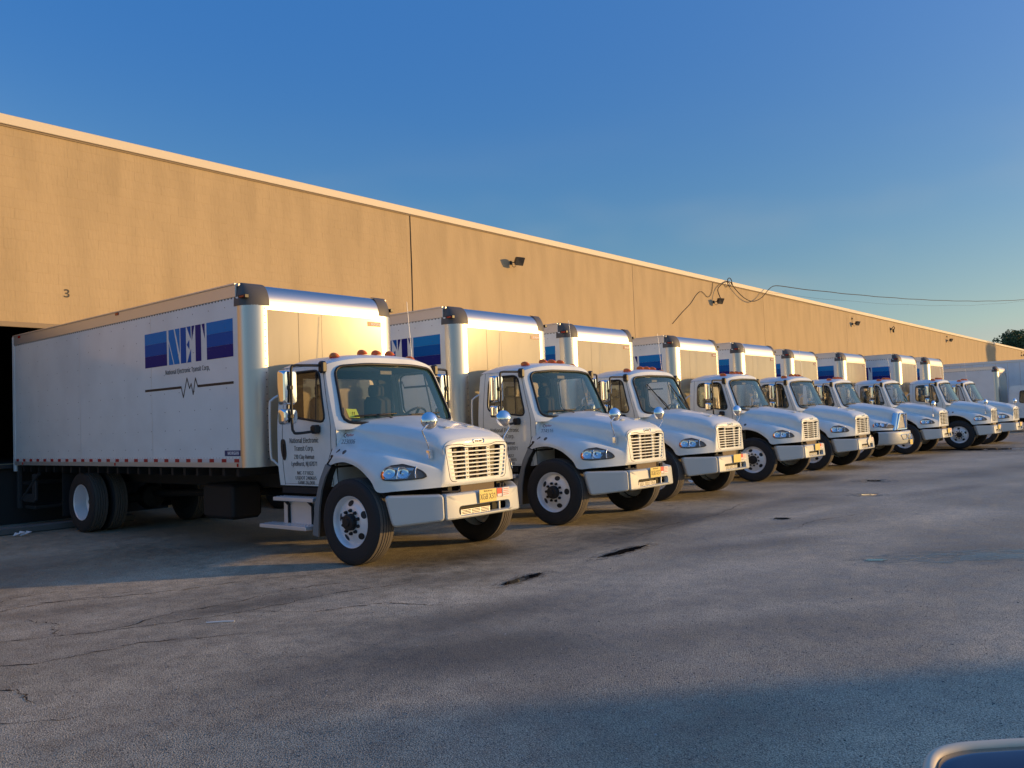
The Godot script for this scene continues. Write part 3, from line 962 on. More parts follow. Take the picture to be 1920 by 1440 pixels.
func build_cab(truck: Node3D) -> MeshInstance3D:
	var b := MB.new()
	var N := 56
	# side walls with the door window
	var outer := PackedVector2Array()
	for p in [Vector2(-1.60, 0.89), Vector2(-0.42, 0.89)]: outer.append(p)
	for k in 13: outer.append(Vector2(pillar_z(1.6 + 0.8 * k / 12.0) if k > 0 else -0.40, 1.6 + 0.8 * k / 12.0))
	outer.append(Vector2(-1.60, 2.40))
	var win := round_poly([Vector2(-1.40, 1.775), Vector2(-0.60, 1.675), Vector2(-0.80, 2.335), Vector2(-1.40, 2.335)], 0.11, 5)
	var lo := resample(outer, N, Vector2(-1.6, 0.89))
	var li := resample(win, N, Vector2(-1.40, 1.775))
	for s in [-1.0, 1.0]:
		var f := func(p: Vector2) -> Vector3: return Vector3(s * side_x(p.y), p.y, p.x)
		var rows := []
		for k in 7: rows.append(map_loop(lerp_loop(lo, li, k / 6.0), f))
		b.grid(rows, true)
		# reveal of the window
		var fi := func(p: Vector2) -> Vector3: return Vector3(s * (side_x(p.y) - 0.03), p.y, p.x)
		b.loft([rows[6], map_loop(li, fi)])
	# windscreen wall
	var fo := PackedVector2Array()
	for k in 17: fo.append(Vector2(lerpf(-1.035, 1.035, k / 16.0), 1.58))
	for k in range(1, 13): fo.append(Vector2(side_x(1.6 + 0.8 * k / 12.0), 1.6 + 0.8 * k / 12.0))
	for k in range(1, 24):
		var x := lerpf(0.935, -0.935, k / 24.0)
		fo.append(Vector2(x, top_y(x)))
	for k in range(12, 0, -1): fo.append(Vector2(-side_x(1.6 + 0.8 * k / 12.0), 1.6 + 0.8 * k / 12.0))
	var fw := round_poly([Vector2(-0.945, 1.665), Vector2(-0.45, 1.635), Vector2(0.45, 1.635), Vector2(0.945, 1.665), Vector2(0.845, 2.37), Vector2(0.4, 2.405), Vector2(-0.4, 2.405), Vector2(-0.845, 2.37)], 0.12, 5)
	var mo := resample(fo, 96, Vector2(-1.035, 1.58))
	var mi := resample(fw, 96, Vector2(-0.93, 1.68))
	var ff := func(p: Vector2) -> Vector3: return Vector3(p.x, p.y, front_z(p.x, p.y))
	var fr := []
	for k in 6: fr.append(map_loop(lerp_loop(mo, mi, k / 5.0), ff))
	b.grid(fr, true)
	# roof: from the rear edge to the brow
	var rows := []
	for i in 15:
		var v := i / 14.0
		var row := PackedVector3Array()
		for j in 33:
			var u := lerpf(-1.0, 1.0, j / 32.0)
			var au := absf(u)
			var x := 0.935 * signf(u) * (1.0 - pow(1.0 - au, 1.25))
			var yt := top_y(x)
			var zf := front_z(x, yt)
			var zz := lerpf(-1.60, zf, v)
			var crown := 0.075 * pow(maxf(1.0 - pow(absf(x) / 0.935, 2.6), 0.0), 0.6)
			var y := yt + crown * pow(maxf(1.0 - pow(v, 5.0), 0.0), 0.6) * pow(minf(1.0, 0.55 + v * 3.0), 1.0)
			row.append(Vector3(x, y, zz))
		rows.append(row)
	b.grid(rows)
	# rear wall and floor
	b.quad(Vector3(-1.0, 0.9, -1.6), Vector3(1.0, 0.9, -1.6), Vector3(1.0, 0.9, -0.42), Vector3(-1.0, 0.9, -0.42))
	b.quad(Vector3(-1.0, 0.9, -0.42), Vector3(1.0, 0.9, -0.42), Vector3(1.03, 1.6, -0.40), Vector3(-1.03, 1.6, -0.40))
	# rear face fill up to the roof
	var rl := PackedVector3Array()
	for k in 13: rl.append(Vector3(-side_x(0.89 + 1.51 * k / 12.0), 0.89 + 1.51 * k / 12.0, -1.6))
	for p in rows[0]: rl.append(p)
	for k in range(12, -1, -1): rl.append(Vector3(side_x(0.89 + 1.51 * k / 12.0), 0.89 + 1.51 * k / 12.0, -1.6))
	var rl2 := PackedVector2Array()
	for p in rl: rl2.append(Vector2(p.x, p.y))
	var rwin := round_poly([Vector2(-0.66, 1.70), Vector2(0.66, 1.70), Vector2(0.62, 2.28), Vector2(-0.62, 2.28)], 0.08, 4)
	var ra := resample(rl2, 80, Vector2(-1.0, 0.89))
	var rb2 := resample(rwin, 80, Vector2(-0.66, 1.70))
	if signed_area(ra) * signed_area(rb2) < 0.0:
		rb2.reverse(); rb2 = resample(rb2, 80, Vector2(-0.66, 1.70))
	var at_back := func(p: Vector2) -> Vector3: return Vector3(p.x, p.y, -1.6)
	b.grid([map_loop(ra, at_back), map_loop(lerp_loop(ra, rb2, 0.5), at_back), map_loop(rb2, at_back)], true)
	var cab := part("cab", b, MT["paint"], truck)
	# glass
	var g := MB.new()
	var gi := map_loop(mi, func(p: Vector2) -> Vector3: return Vector3(p.x, p.y, front_z(p.x, p.y) - 0.012))
	var gr := [gi]
	for k in range(1, 6):
		var sh := PackedVector2Array()
		for p in mi: sh.append(Vector2(0, 2.02).lerp(p, 1.0 - k / 5.0))
		gr.append(map_loop(sh, func(p: Vector2) -> Vector3: return Vector3(p.x, p.y, front_z(p.x, p.y) - 0.012)))
	g.grid(gr, true)
	part("windshield", g, MT["glass"], cab)
	var rg := MB.new()
	rg.poly(rb2, func(p: Vector2) -> Vector3: return Vector3(p.x, p.y, -1.592))
	part("rear_window", rg, MT["glass_side"], cab)
	var sb := MB.new()
	sb.tube(to_array(map_loop(mi, func(p: Vector2) -> Vector3: return Vector3(p.x, p.y, front_z(p.x, p.y) + 0.004))), 0.019, 6, true)
	part("windshield_seal", sb, MT["seal"], cab)
	for s in [-1.0, 1.0]:
		var sg := MB.new()
		sg.poly(li, func(p: Vector2) -> Vector3: return Vector3(s * (side_x(p.y) - 0.022), p.y, p.x))
		part("side_window", sg, MT["glass_side"], cab)
		var ss := MB.new()
		ss.tube(to_array(map_loop(li, func(p: Vector2) -> Vector3: return Vector3(s * (side_x(p.y) + 0.001), p.y, p.x))), 0.014, 6, true)
		ss.tube([Vector3(s * (side_x(1.70) - 0.01), 1.70, -0.80), Vector3(s * (side_x(2.33) - 0.01), 2.33, -0.875)], 0.012, 6)
		part("window_seal", ss, MT["seal"], cab)
		# door shut lines
		var dl := MB.new()
		var line := []
		for k in 20:
			var t := k / 19.0
			var y := lerpf(0.90, 2.40, t)
			var z := -0.50 if y < 1.65 else lerpf(-0.50, -0.745, (y - 1.65) / 0.75)
			line.append(Vector3(s * (side_x(y) + 0.0005), y, z))
		dl.tube(line, 0.0045, 5)
		var line2 := []
		for k in 12:
			var y := lerpf(0.90, 2.40, k / 11.0)
			line2.append(Vector3(s * (side_x(y) + 0.0005), y, -1.49 - 0.0 * y))
		dl.tube(line2, 0.004, 5)
		dl.tube([Vector3(s * 1.005, 0.915, -1.49), Vector3(s * 1.005, 0.915, -0.5)], 0.004, 5)
		dl.tube([Vector3(s * (side_x(2.40) - 0.004), 2.402, -1.58), Vector3(s * (side_x(2.40) - 0.004), 2.402, -0.75)], 0.004, 5)
		part("door_gap", dl, MT["seam"], cab)
		var hb := MB.new()
		var hp := round_poly([Vector2(-1.515, 1.49), Vector2(-1.43, 1.48), Vector2(-1.405, 1.28), Vector2(-1.44, 1.20), Vector2(-1.49, 1.24), Vector2(-1.52, 1.36)], 0.05, 3)
		hb.prism(hp, func(p: Vector2) -> Vector3: return Vector3(s * 1.034, p.y, p.x), func(p: Vector2) -> Vector3: return Vector3(s * 1.046, p.y, p.x))
		hb.box(Vector3(s * 1.05, 1.34, -1.465), Vector3(0.02, 0.17, 0.035), 0.008)
		part("door_handle", hb, MT["black_plastic"], cab)
		# grab rail behind the door
		var gb := MB.new()
		gb.tube(to_array(spline([Vector3(s * 0.99, 2.06, -1.60), Vector3(s * 1.06, 2.0, -1.66), Vector3(s * 1.08, 1.9, -1.69), Vector3(s * 1.08, 1.3, -1.69), Vector3(s * 1.05, 1.2, -1.66), Vector3(s * 0.99, 1.12, -1.60)], 5)), 0.016, 8)
		part("grab_rail", gb, MT["step_metal"], cab)
	# inside: liner, dash, seats, wheel
	var ib := MB.new()
	var lr := []
	for i in 15:
		var row := PackedVector3Array()
		for p in rows[i]: row.append(Vector3(p.x * 0.955, p.y - 0.045, lerpf(p.z, -1.1, 0.05)))
		lr.append(row)
	ib.grid(lr)
	ib.box(Vector3(0, 1.30, -1.55), Vector3(1.84, 0.80, 0.03))
	ib.box(Vector3(0, 2.335, -1.55), Vector3(1.80, 0.11, 0.03))
	for s in [-1.0, 1.0]: ib.box(Vector3(s * 0.79, 1.99, -1.55), Vector3(0.26, 0.58, 0.03))
	for s in [-1.0, 1.0]: ib.box(Vector3(s * 0.965, 1.29, -1.0), Vector3(0.04, 0.72, 1.1))
	ib.box(Vector3(0, 0.93, -1.0), Vector3(1.9, 0.04, 1.15))
	ib.tube([Vector3(-0.92, 1.66, -0.45), Vector3(-0.86, 2.36, -0.74)], 0.05, 6)
	ib.tube([Vector3(0.92, 1.66, -0.45), Vector3(0.86, 2.36, -0.74)], 0.05, 6)
	part("cab_interior", ib, MT["interior"], cab)
	var db := MB.new()
	var drows := []
	for i in 9:
		var row := PackedVector3Array()
		for j in 25:
			var x := lerpf(-0.94, 0.94, j / 24.0)
			var hump := 0.07 * exp(-pow((x - 0.45) / 0.26, 2.0)) * sin(PI * clampf(i / 7.0, 0, 1))
			var pr := [Vector2(-0.0, 1.58), Vector2(-0.10, 1.60), Vector2(-0.2, 1.615), Vector2(-0.28, 1.62), Vector2(-0.34, 1.60), Vector2(-0.37, 1.55), Vector2(-0.38, 1.45), Vector2(-0.36, 1.25), Vector2(-0.32, 1.0)]
			var q: Vector2 = pr[i]
			row.append(Vector3(x, q.y + hump, q.x - 0.15 - 0.22 * pow(absf(x) / 0.94, 2.5) * (1.0 - i / 8.0)))
		drows.append(row)
	db.grid(drows)
	part("dashboard", db, MT["dark_grey"], cab)
	for s in [-1.0, 1.0]:
		var st := MB.new()
		st.box(Vector3(s * 0.46, 1.28, -1.02), Vector3(0.5, 0.16, 0.48), 0.05)
		st.box(Vector3(s * 0.46, 1.66, -1.34), Vector3(0.48, 0.72, 0.14), 0.06)
		st.box(Vector3(s * 0.46, 2.10, -1.36), Vector3(0.28, 0.18, 0.10), 0.04)
		part("seat", st, MT["interior"], cab)
	var sw := MB.new()
	var ring := []
	var q2 := Basis.from_euler(Vector3(deg_to_rad(-52), 0, 0))
	for k in 28: ring.append(Vector3(0.45, 1.66, -0.62) + q2 * Vector3(0.22 * cos(TAU * k / 28), 0, 0.22 * sin(TAU * k / 28)))
	sw.tube(ring, 0.016, 6, true)
	sw.tube([ring[0], ring[14]], 0.018, 6); sw.tube([Vector3(0.45, 1.66, -0.62), ring[7]], 0.018, 6)
	sw.tube([Vector3(0.45, 1.66, -0.62), Vector3(0.45, 1.45, -0.4)], 0.03, 6)
	part("steering_wheel", sw, MT["black_plastic"], cab)
	var rm := MB.new()
	rm.box(Vector3(0.02, 2.31, -0.66), Vector3(0.22, 0.07, 0.03), 0.015)
	part("rear_view_mirror", rm, MT["black_plastic"], cab)
	# roof marker lamps and aerial
	for x in [-0.66, -0.24, 0.0, 0.24, 0.66]:
		var mk := MB.new()
		var mrows := []
		var mz := front_z(x, top_y(x)) - 0.24
		var my := top_y(x) + 0.072 * pow(maxf(1.0 - pow(absf(x) / 0.935, 2.6), 0.0), 0.6) - 0.004
		for i in 6:
			var a := PI / 2 * i / 5.0
			var row := PackedVector3Array()
			for k in 12: row.append(Vector3(x + 0.055 * cos(a) * cos(TAU * k / 12), my + 0.062 * sin(a), mz + 0.085 * cos(a) * sin(TAU * k / 12) - 0.02 * sin(a)))
			mrows.append(row)
		mk.grid(mrows, true)
		part("marker_lamp", mk, MT["amber"], cab)
	var an := MB.new()
	an.tube([Vector3(0.70, 2.48, -0.86), Vector3(0.70, 2.56, -0.86)], 0.01, 6)
	an.tube([Vector3(0.70, 2.56, -0.86), Vector3(0.705, 3.35, -0.93)], 0.004, 5)
	part("antenna", an, MT["step_metal"], cab)
	return cab

func build_hood(truck: Node3D, keys: Array) -> MeshInstance3D:
	var b := MB.new()
	var rows := []
	var n := keys.size() - 1
	for i in n * 5 + 1: rows.append(hood_row(keys, minf(i / 5.0, n - 0.0001)))
	b.grid(rows)
	var hg := MB.new()
	var hl_ := []
	for p in rows[0]: hl_.append(p + Vector3(signf(p.x) * 0.001, 0.001, 0.002))
	hg.tube(hl_, 0.006, 5)
	# hem turned inwards
	for s in [0, 1]:
		var e := PackedVector3Array(); var f := PackedVector3Array()
		for row in rows:
			var p: Vector3 = row[0 if s == 0 else row.size() - 1]
			e.append(p); f.append(p + Vector3(-0.03 * signf(p.x), 0.0, -0.012))
		b.grid([e, f])
	# nose: the ring between the last section and the grille opening
	var last: PackedVector3Array = rows[rows.size() - 1]
	var out2 := PackedVector2Array()
	for p in last: out2.append(Vector2(p.x, p.y))
	var half: float = keys[n][0].x
	for k in range(1, 12): out2.append(Vector2(lerpf(-half, half, k / 12.0), last[0].y - 0.0))
	var hole: PackedVector2Array
	if keys == HOOD_KEYS:
		hole = round_poly([Vector2(-0.455, 0.952), Vector2(0.455, 0.952), Vector2(0.525, 1.325), Vector2(0.28, 1.335), Vector2(0.22, 1.318), Vector2(-0.22, 1.318), Vector2(-0.28, 1.335), Vector2(-0.525, 1.325)], 0.05, 4)
	else:
		hole = round_poly([Vector2(-0.50, 0.905), Vector2(0.50, 0.905), Vector2(0.30, 1.335), Vector2(-0.30, 1.335)], 0.03, 4)
	var lo := resample(out2, 110, Vector2(half, last[0].y))
	var li := resample(hole, 110, hole[5])
	# start both loops at their lower right corner, running the same way round
	if signed_area(lo) * signed_area(li) < 0.0:
		li.reverse(); li = resample(li, 110, Vector2(0.45, 0.95))
	else:
		li = resample(hole, 110, Vector2(0.45, 0.95))
	var zo := func(p: Vector2) -> Vector3: return Vector3(p.x, p.y, nose_z(keys, p))
	var lrows := []
	var first := PackedVector3Array()
	for k in 110:
		var best: Vector3 = zo.call(lo[k])
		first.append(best)
	lrows.append(first)
	for k in range(1, 6):
		var l2 := lerp_loop(lo, li, k / 5.0)
		var row := PackedVector3Array()
		for p in l2: row.append(zo.call(p) + Vector3(0, 0, 0.018 * sin(PI * 0.5 * minf(1.0, k / 2.0))))
		lrows.append(row)
	b.grid(lrows, true)
	var inn := PackedVector3Array()
	for p in lrows[5]: inn.append(p + Vector3(0, 0, -0.06))
	b.loft([lrows[5], inn])
	var hood := part("hood", b, MT["paint"], truck)
	part("hood_gap", hg, MT["seam"], hood)
	# dark wheel wells under the fenders, and the hollow behind the grille
	for s in [-1.0, 1.0]:
		var wb := MB.new()
		var l0 := PackedVector3Array(); var l1 := PackedVector3Array()
		for i in 26:
			var p: Vector3 = hood_row(keys, i / 5.0, true)[0]
			l0.append(Vector3(s * (p.x - 0.02), p.y + 0.006, p.z)); l1.append(Vector3(s * 0.5, p.y + 0.006, p.z))
		var z9: Vector3 = l0[25]
		l0.append(Vector3(s * 1.10, 0.80, 0.52)); l1.append(Vector3(s * 0.5, 0.80, 0.52))
		wb.grid([l0, l1])
		wb.quad(Vector3(s * 0.55, 1.25, -0.7), Vector3(s * 0.55, 1.25, 0.6), Vector3(s * 0.55, 0.45, 0.6), Vector3(s * 0.55, 0.45, -0.7))
		part("wheel_well", wb, MT["chassis"], truck)
		# splash shield behind the tyre
		var sk := MB.new()
		var pl := PackedVector2Array([Vector2(-.50, 1.17), Vector2(-.60, .98), Vector2(-.70, .70), Vector2(-.765, .31), Vector2(-.655, .29), Vector2(-.63, .6), Vector2(-.575, .85), Vector2(-.49, 1.02), Vector2(-.40, 1.14)])
		sk.prism(pl, func(p: Vector2) -> Vector3: return Vector3(s * (1.13 if p.y > 1.1 else 1.145), p.y, p.x), func(p: Vector2) -> Vector3: return Vector3(s * 1.12, p.y, p.x))
		part("splash_shield", sk, MT["skirt_grey"], truck)
		wb = MB.new()
		wb.prism(pl, func(p: Vector2) -> Vector3: return Vector3(s * 1.117, p.y, p.x), func(p: Vector2) -> Vector3: return Vector3(s * 0.6, p.y, p.x))
		part("inner_fender", wb, MT["chassis"], truck)
		# rubber hood latch
		var hl := MB.new()
		hl.tube([Vector3(s * 1.05, 1.165, -0.55), Vector3(s * 1.075, 1.24, -0.43), Vector3(s * 1.06, 1.335, -0.29)], 0.02, 7)
		hl.box(Vector3(s * 1.07, 1.25, -0.42), Vector3(0.045, 0.06, 0.07), 0.012)
		part("hood_latch", hl, MT["black_plastic"], hood)
		var ro := MB.new()
		var rp := hood_point(keys, 1.6, 1.31, s, 0.004)
		ro.lathe([Vector2(0.0, 0.018), Vector2(0.018, 0.016), Vector2(0.03, 0.006), Vector2(0.036, 0.0)], rp, Vector3(s * 0.9, 0.5, 0), 14)
		part("side_marker", ro, MT["grey_cap"], hood)
	var sm := MB.new()
	for s in [-1.0, 1.0]:
		var l := []
		for i in range(2, 22): # crease where the fender meets the engine cover, and the shut line by the cowl
			pass
		for y in [1.20, 1.30, 1.42, 1.52, 1.60, 1.66, 1.70]:
			l.append(Vector3(s * (1.055 if y < 1.4 else lerpf(1.03, 0.78, (y - 1.4) / 0.30)), y, lerpf(-0.50, -0.34, (y - 1.2) / 0.5)))
	# hood top vents
		var vb := MB.new()
		var c := Vector3(s * 0.20, 1.553, 0.60)
		vb.prism(PackedVector2Array([Vector2(-0.05, -0.10), Vector2(0.06, -0.05), Vector2(0.06, 0.08), Vector2(-0.05, 0.09)]),
			func(p: Vector2) -> Vector3: return c + Vector3(p.x * s * -1.0, 0.006, p.y), func(p: Vector2) -> Vector3: return c + Vector3(p.x * s * -1.0, 0.030 if p.y < 0.0 else 0.012, p.y))
		part("hood_vent", vb, MT["paint"], hood)
		var vd := MB.new()
		vd.tri(c + Vector3(0.055, 0.033, -0.085), c + Vector3(0.055, 0.010, 0.06), c + Vector3(-0.05, 0.034, -0.08))  # flat black triangle laid over the vent
		part("vent_triangle", vd, MT["black_plastic"], hood)
	return hood

func signed_area(p: PackedVector2Array) -> float:
	var a := 0.0
	for i in p.size(): a += p[i].cross(p[(i + 1) % p.size()])
	return a

func nose_z(keys: Array, p: Vector2) -> float:
	var n := keys.size() - 1
	var hem: float = keys[n][0].z
	var cz: float = keys[n][5].z
	var half: float = keys[n][0].x
	var tz: float = keys[n][4].z
	var f := clampf((p.y - keys[n][0].y) / (keys[n][5].y - keys[n][0].y), 0, 1)
	return lerpf(hem, tz, f) + 0.03 * (1.0 - pow(clampf(absf(p.x) / half, 0, 1), 2.0))

func build_headlight(truck: Node3D, keys: Array, side: float) -> void:
	var outline := [Vector2(4.93, 1.095), Vector2(5.12, 1.15), Vector2(5.7, 1.165), Vector2(6.4, 1.125), Vector2(6.95, 1.07), Vector2(7.25, 1.015), Vector2(7.12, 0.99), Vector2(5.95, 0.975), Vector2(5.25, 0.99), Vector2(4.96, 1.04)]
	if keys == INTL_KEYS:
		outline = [Vector2(4.9, 1.13), Vector2(5.6, 1.12), Vector2(6.6, 1.07), Vector2(7.7, 1.03), Vector2(7.75, 0.955), Vector2(7.0, 0.96), Vector2(6.0, 1.0), Vector2(5.3, 1.06)]
	var ol := resample(round_poly(outline, 0.10, 4), 48, outline[0])
	var c := Vector2.ZERO
	for p in ol: c += p / ol.size()
	var mk := func(sc: float, off: float) -> PackedVector3Array:
		var r := PackedVector3Array()
		for p in ol:
			var q: Vector2 = c + (p - c) * sc
			r.append(hood_point(keys, q.x, q.y, side, off))
		return r
	var bz := MB.new()
	bz.loft([mk.call(1.0, -0.01), mk.call(1.0, 0.012), mk.call(0.90, 0.014), mk.call(0.86, -0.012)])
	var h := part("headlight", bz, MT["black_plastic"], truck)
	var rf := MB.new()
	var g0: PackedVector3Array = mk.call(0.90, 0.004)
	var rings := [g0]
	for k in range(1, 5): rings.append(mk.call(0.90 * (1.0 - k / 4.0) + 0.001, 0.004 - 0.0 * k))
	rf.grid(rings, true)
	part("reflector", rf, MT["grey_cap"], h)
	var pn := MB.new()
	var prow := []
	for k in 2:
		var l := PackedVector3Array()
		for j in 9:
			var q := lerpf(5.16, 6.42, j / 8.0)
			l.append(hood_point(keys, q, 1.0 if k == 0 else lerpf(1.13, 1.115, j / 8.0), side, 0.0055))
		prow.append(l)
	pn.grid(prow)
	part("lamp_panel", pn, MT["reflector"], h)
	# two bright bowls and their divider
	for q in [[5.38, 1.075, 0.070], [6.08, 1.065, 0.066]]:
		var bw := MB.new()
		var p: Vector3 = hood_point(keys, q[0], q[1], side, 0.004)
		var nn: Vector3 = (hood_point(keys, q[0], q[1], side, 0.05) - p).normalized()
		bw.lathe([Vector2(q[2], 0.010), Vector2(q[2] * 0.85, 0.004), Vector2(q[2] * 0.5, 0.0), Vector2(0.018, 0.0), Vector2(0.016, 0.010), Vector2(0.0, 0.012)], p, nn, 20)
		part("lamp_bowl", bw, MT["chrome"], h)
	for q in [5.68, 6.45]:
		var dv := MB.new()
		var l := []
		for k in 6: l.append(hood_point(keys, q + 0.06 * k, lerpf(1.13, 1.0, k / 5.0), side, 0.010))
		dv.tube(l, 0.008, 5)
		part("divider", dv, MT["chrome"], h)
	var ts := MB.new()
	var tl := [hood_point(keys, 5.0, 1.085, side, 0.008), hood_point(keys, 5.05, 1.05, side, 0.008), hood_point(keys, 5.18, 1.02, side, 0.008), hood_point(keys, 5.25, 1.005, side, 0.008)]
	ts.tube(tl, 0.016, 7)
	part("turn_signal", ts, MT["amber"], h)
	var lc := MB.new()
	var lr := []
	for k in 5: lr.append(mk.call(0.93 * (1.0 - k / 4.0) + 0.001, 0.014 + 0.012 * sin(PI * 0.5 * k / 4.0)))
	lc.grid(lr, true)
	part("lens_cover", lc, MT["lens_clear"], h)

func build_grille(truck: Node3D) -> void:
	var z0 := 0.955
	var fb := MB.new()
	var hz := func(x: float, y: float) -> float: return nose_z(HOOD_KEYS, Vector2(x, y)) + 0.018
	# back: the radiator behind
	fb.box(Vector3(0, 1.14, 0.86), Vector3(1.05, 0.44, 0.03))
	fb.box(Vector3(0, 0.86, 0.93), Vector3(0.60, 0.15, 0.03), 0.004)
	var g := part("grille", fb, MT["radiator"], truck)
	var fins := MB.new()
	for k in 44: fins.box(Vector3(-0.5 + k * 1.0 / 43.0, 1.14, 0.878), Vector3(0.006, 0.42, 0.012))
	for k in 9: fins.box(Vector3(0, 0.80 + k * 0.015, 0.947), Vector3(0.58, 0.004, 0.008))
	part("radiator_fins", fins, MT["radiator"], g)
	for k in 7:
		var y := 0.992 + k * 0.0465
		var hw := lerpf(0.458, 0.52, (y - 0.95) / 0.38)
		var sl := MB.new()
		var r0 := PackedVector3Array(); var r1 := PackedVector3Array(); var r2 := PackedVector3Array(); var r3 := PackedVector3Array()
		for i in 13:
			var x := lerpf(-hw, hw, i / 12.0)
			var z: float = hz.call(x, y)
			r0.append(Vector3(x, y + 0.006, z - 0.032)); r1.append(Vector3(x, y + 0.0075, z)); r2.append(Vector3(x, y - 0.0075, z)); r3.append(Vector3(x, y - 0.006, z - 0.032))
		sl.loft([r0, r1, r2, r3, r0], false)
		part("slat", sl, MT["paint"], g)
	for x in [-0.44, -0.19, 0.19, 0.44]:
		var w := 0.075 if absf(x) > 0.3 else 0.055
		var br := MB.new()
		for k in 8:
			var y := 0.969 + k * 0.0465
			var off := 0.0
			if absf(x) > 0.3: off = signf(x) * lerpf(-0.015, 0.03, k / 7.0)
			br.box(Vector3(x + off, y, hz.call(x, y) - 0.030), Vector3(w, 0.0335, 0.02))
		part("grille_bar", br, MT["paint"], g)
	var dk := MB.new()
	for k in 8:
		var y := 0.969 + k * 0.0465
		for x in [-0.19, 0.19]: dk.box(Vector3(x, y, hz.call(x, y) - 0.019), Vector3(0.028, 0.012, 0.004))
		for x in [-0.33, 0.05]: dk.box(Vector3(x, y, 0.895), Vector3(0.05, 0.02, 0.02))
	dk.box(Vector3(0.315, 1.14, 0.89), Vector3(0.13, 0.40, 0.02))
	var gs := part("grille_slot", dk, MT["black_plastic"], g)
	gs.set_meta("kind", "stuff")
	# moulding line round the opening and the oval badge
	var ml := MB.new()
	var lp := round_poly([Vector2(-0.485, 0.93), Vector2(0.485, 0.93), Vector2(0.555, 1.352), Vector2(0.30, 1.362), Vector2(0.235, 1.338), Vector2(-0.235, 1.338), Vector2(-0.30, 1.362), Vector2(-0.555, 1.352)], 0.06, 4)
	var lq := []
	for p in lp: lq.append(Vector3(p.x, p.y, nose_z(HOOD_KEYS, p) + 0.0175))
	ml.tube(lq, 0.0042, 5, true)
	part("moulding", ml, MT["seam"], g)
	var em := MB.new()
	var loops := []
	for a in [[1.0, 0.0], [1.0, 0.014], [0.9, 0.018], [0.80, 0.010]]:
		var l := PackedVector3Array()
		for p in round_rect(-0.105 * a[0], -0.026 * a[0], 0.105 * a[0], 0.026 * a[0], 0.0255 * a[0], 6): l.append(Vector3(p.x, 1.386 + p.y, 0.972 + a[1]))
		loops.append(l)
	em.loft(loops)
	em.disc(loops[3], Vector3(0, 1.386, 0.984))
	part("badge", em, MT["chrome"], g)
	var ei := MB.new()
	for x in [-0.05, -0.02, 0.012, 0.04]: ei.box(Vector3(x, 1.386, 0.986), Vector3(0.02, 0.020, 0.006), 0.002)
	part("badge_lettering", ei, MT["badge_blue"], g)

func bumper_path(s: float) -> Vector3:
	# s: distance from the middle; gentle bow, then swept back past the joint
	var a := absf(s)
	var p: Vector3
	if a < 0.58:
		p = Vector3(a, 0, 1.075 - 0.02 * pow(a / 0.58, 2.0))
	elif a < 0.74:
		var t := (a - 0.58) / 0.16
		p = Vector3(0.58, 0, 1.055).lerp(Vector3(0.655, 0, 1.045), t).lerp(Vector3(0.655, 0, 1.045).lerp(Vector3(0.715, 0, 0.985), t), t)
	else:
		var t := (a - 0.74)
		p = Vector3(0.715, 0, 0.985) + Vector3(0.715, 0, -0.70) * t + Vector3(0.10, 0, -0.10) * t * t * 0.0
	p.x *= signf(s)
	return p

func bumper_norm(s: float) -> Vector3:
	var d := bumper_path(s + 0.01) - bumper_path(s - 0.01)
	return Vector3(-d.z, 0, d.x).normalized()

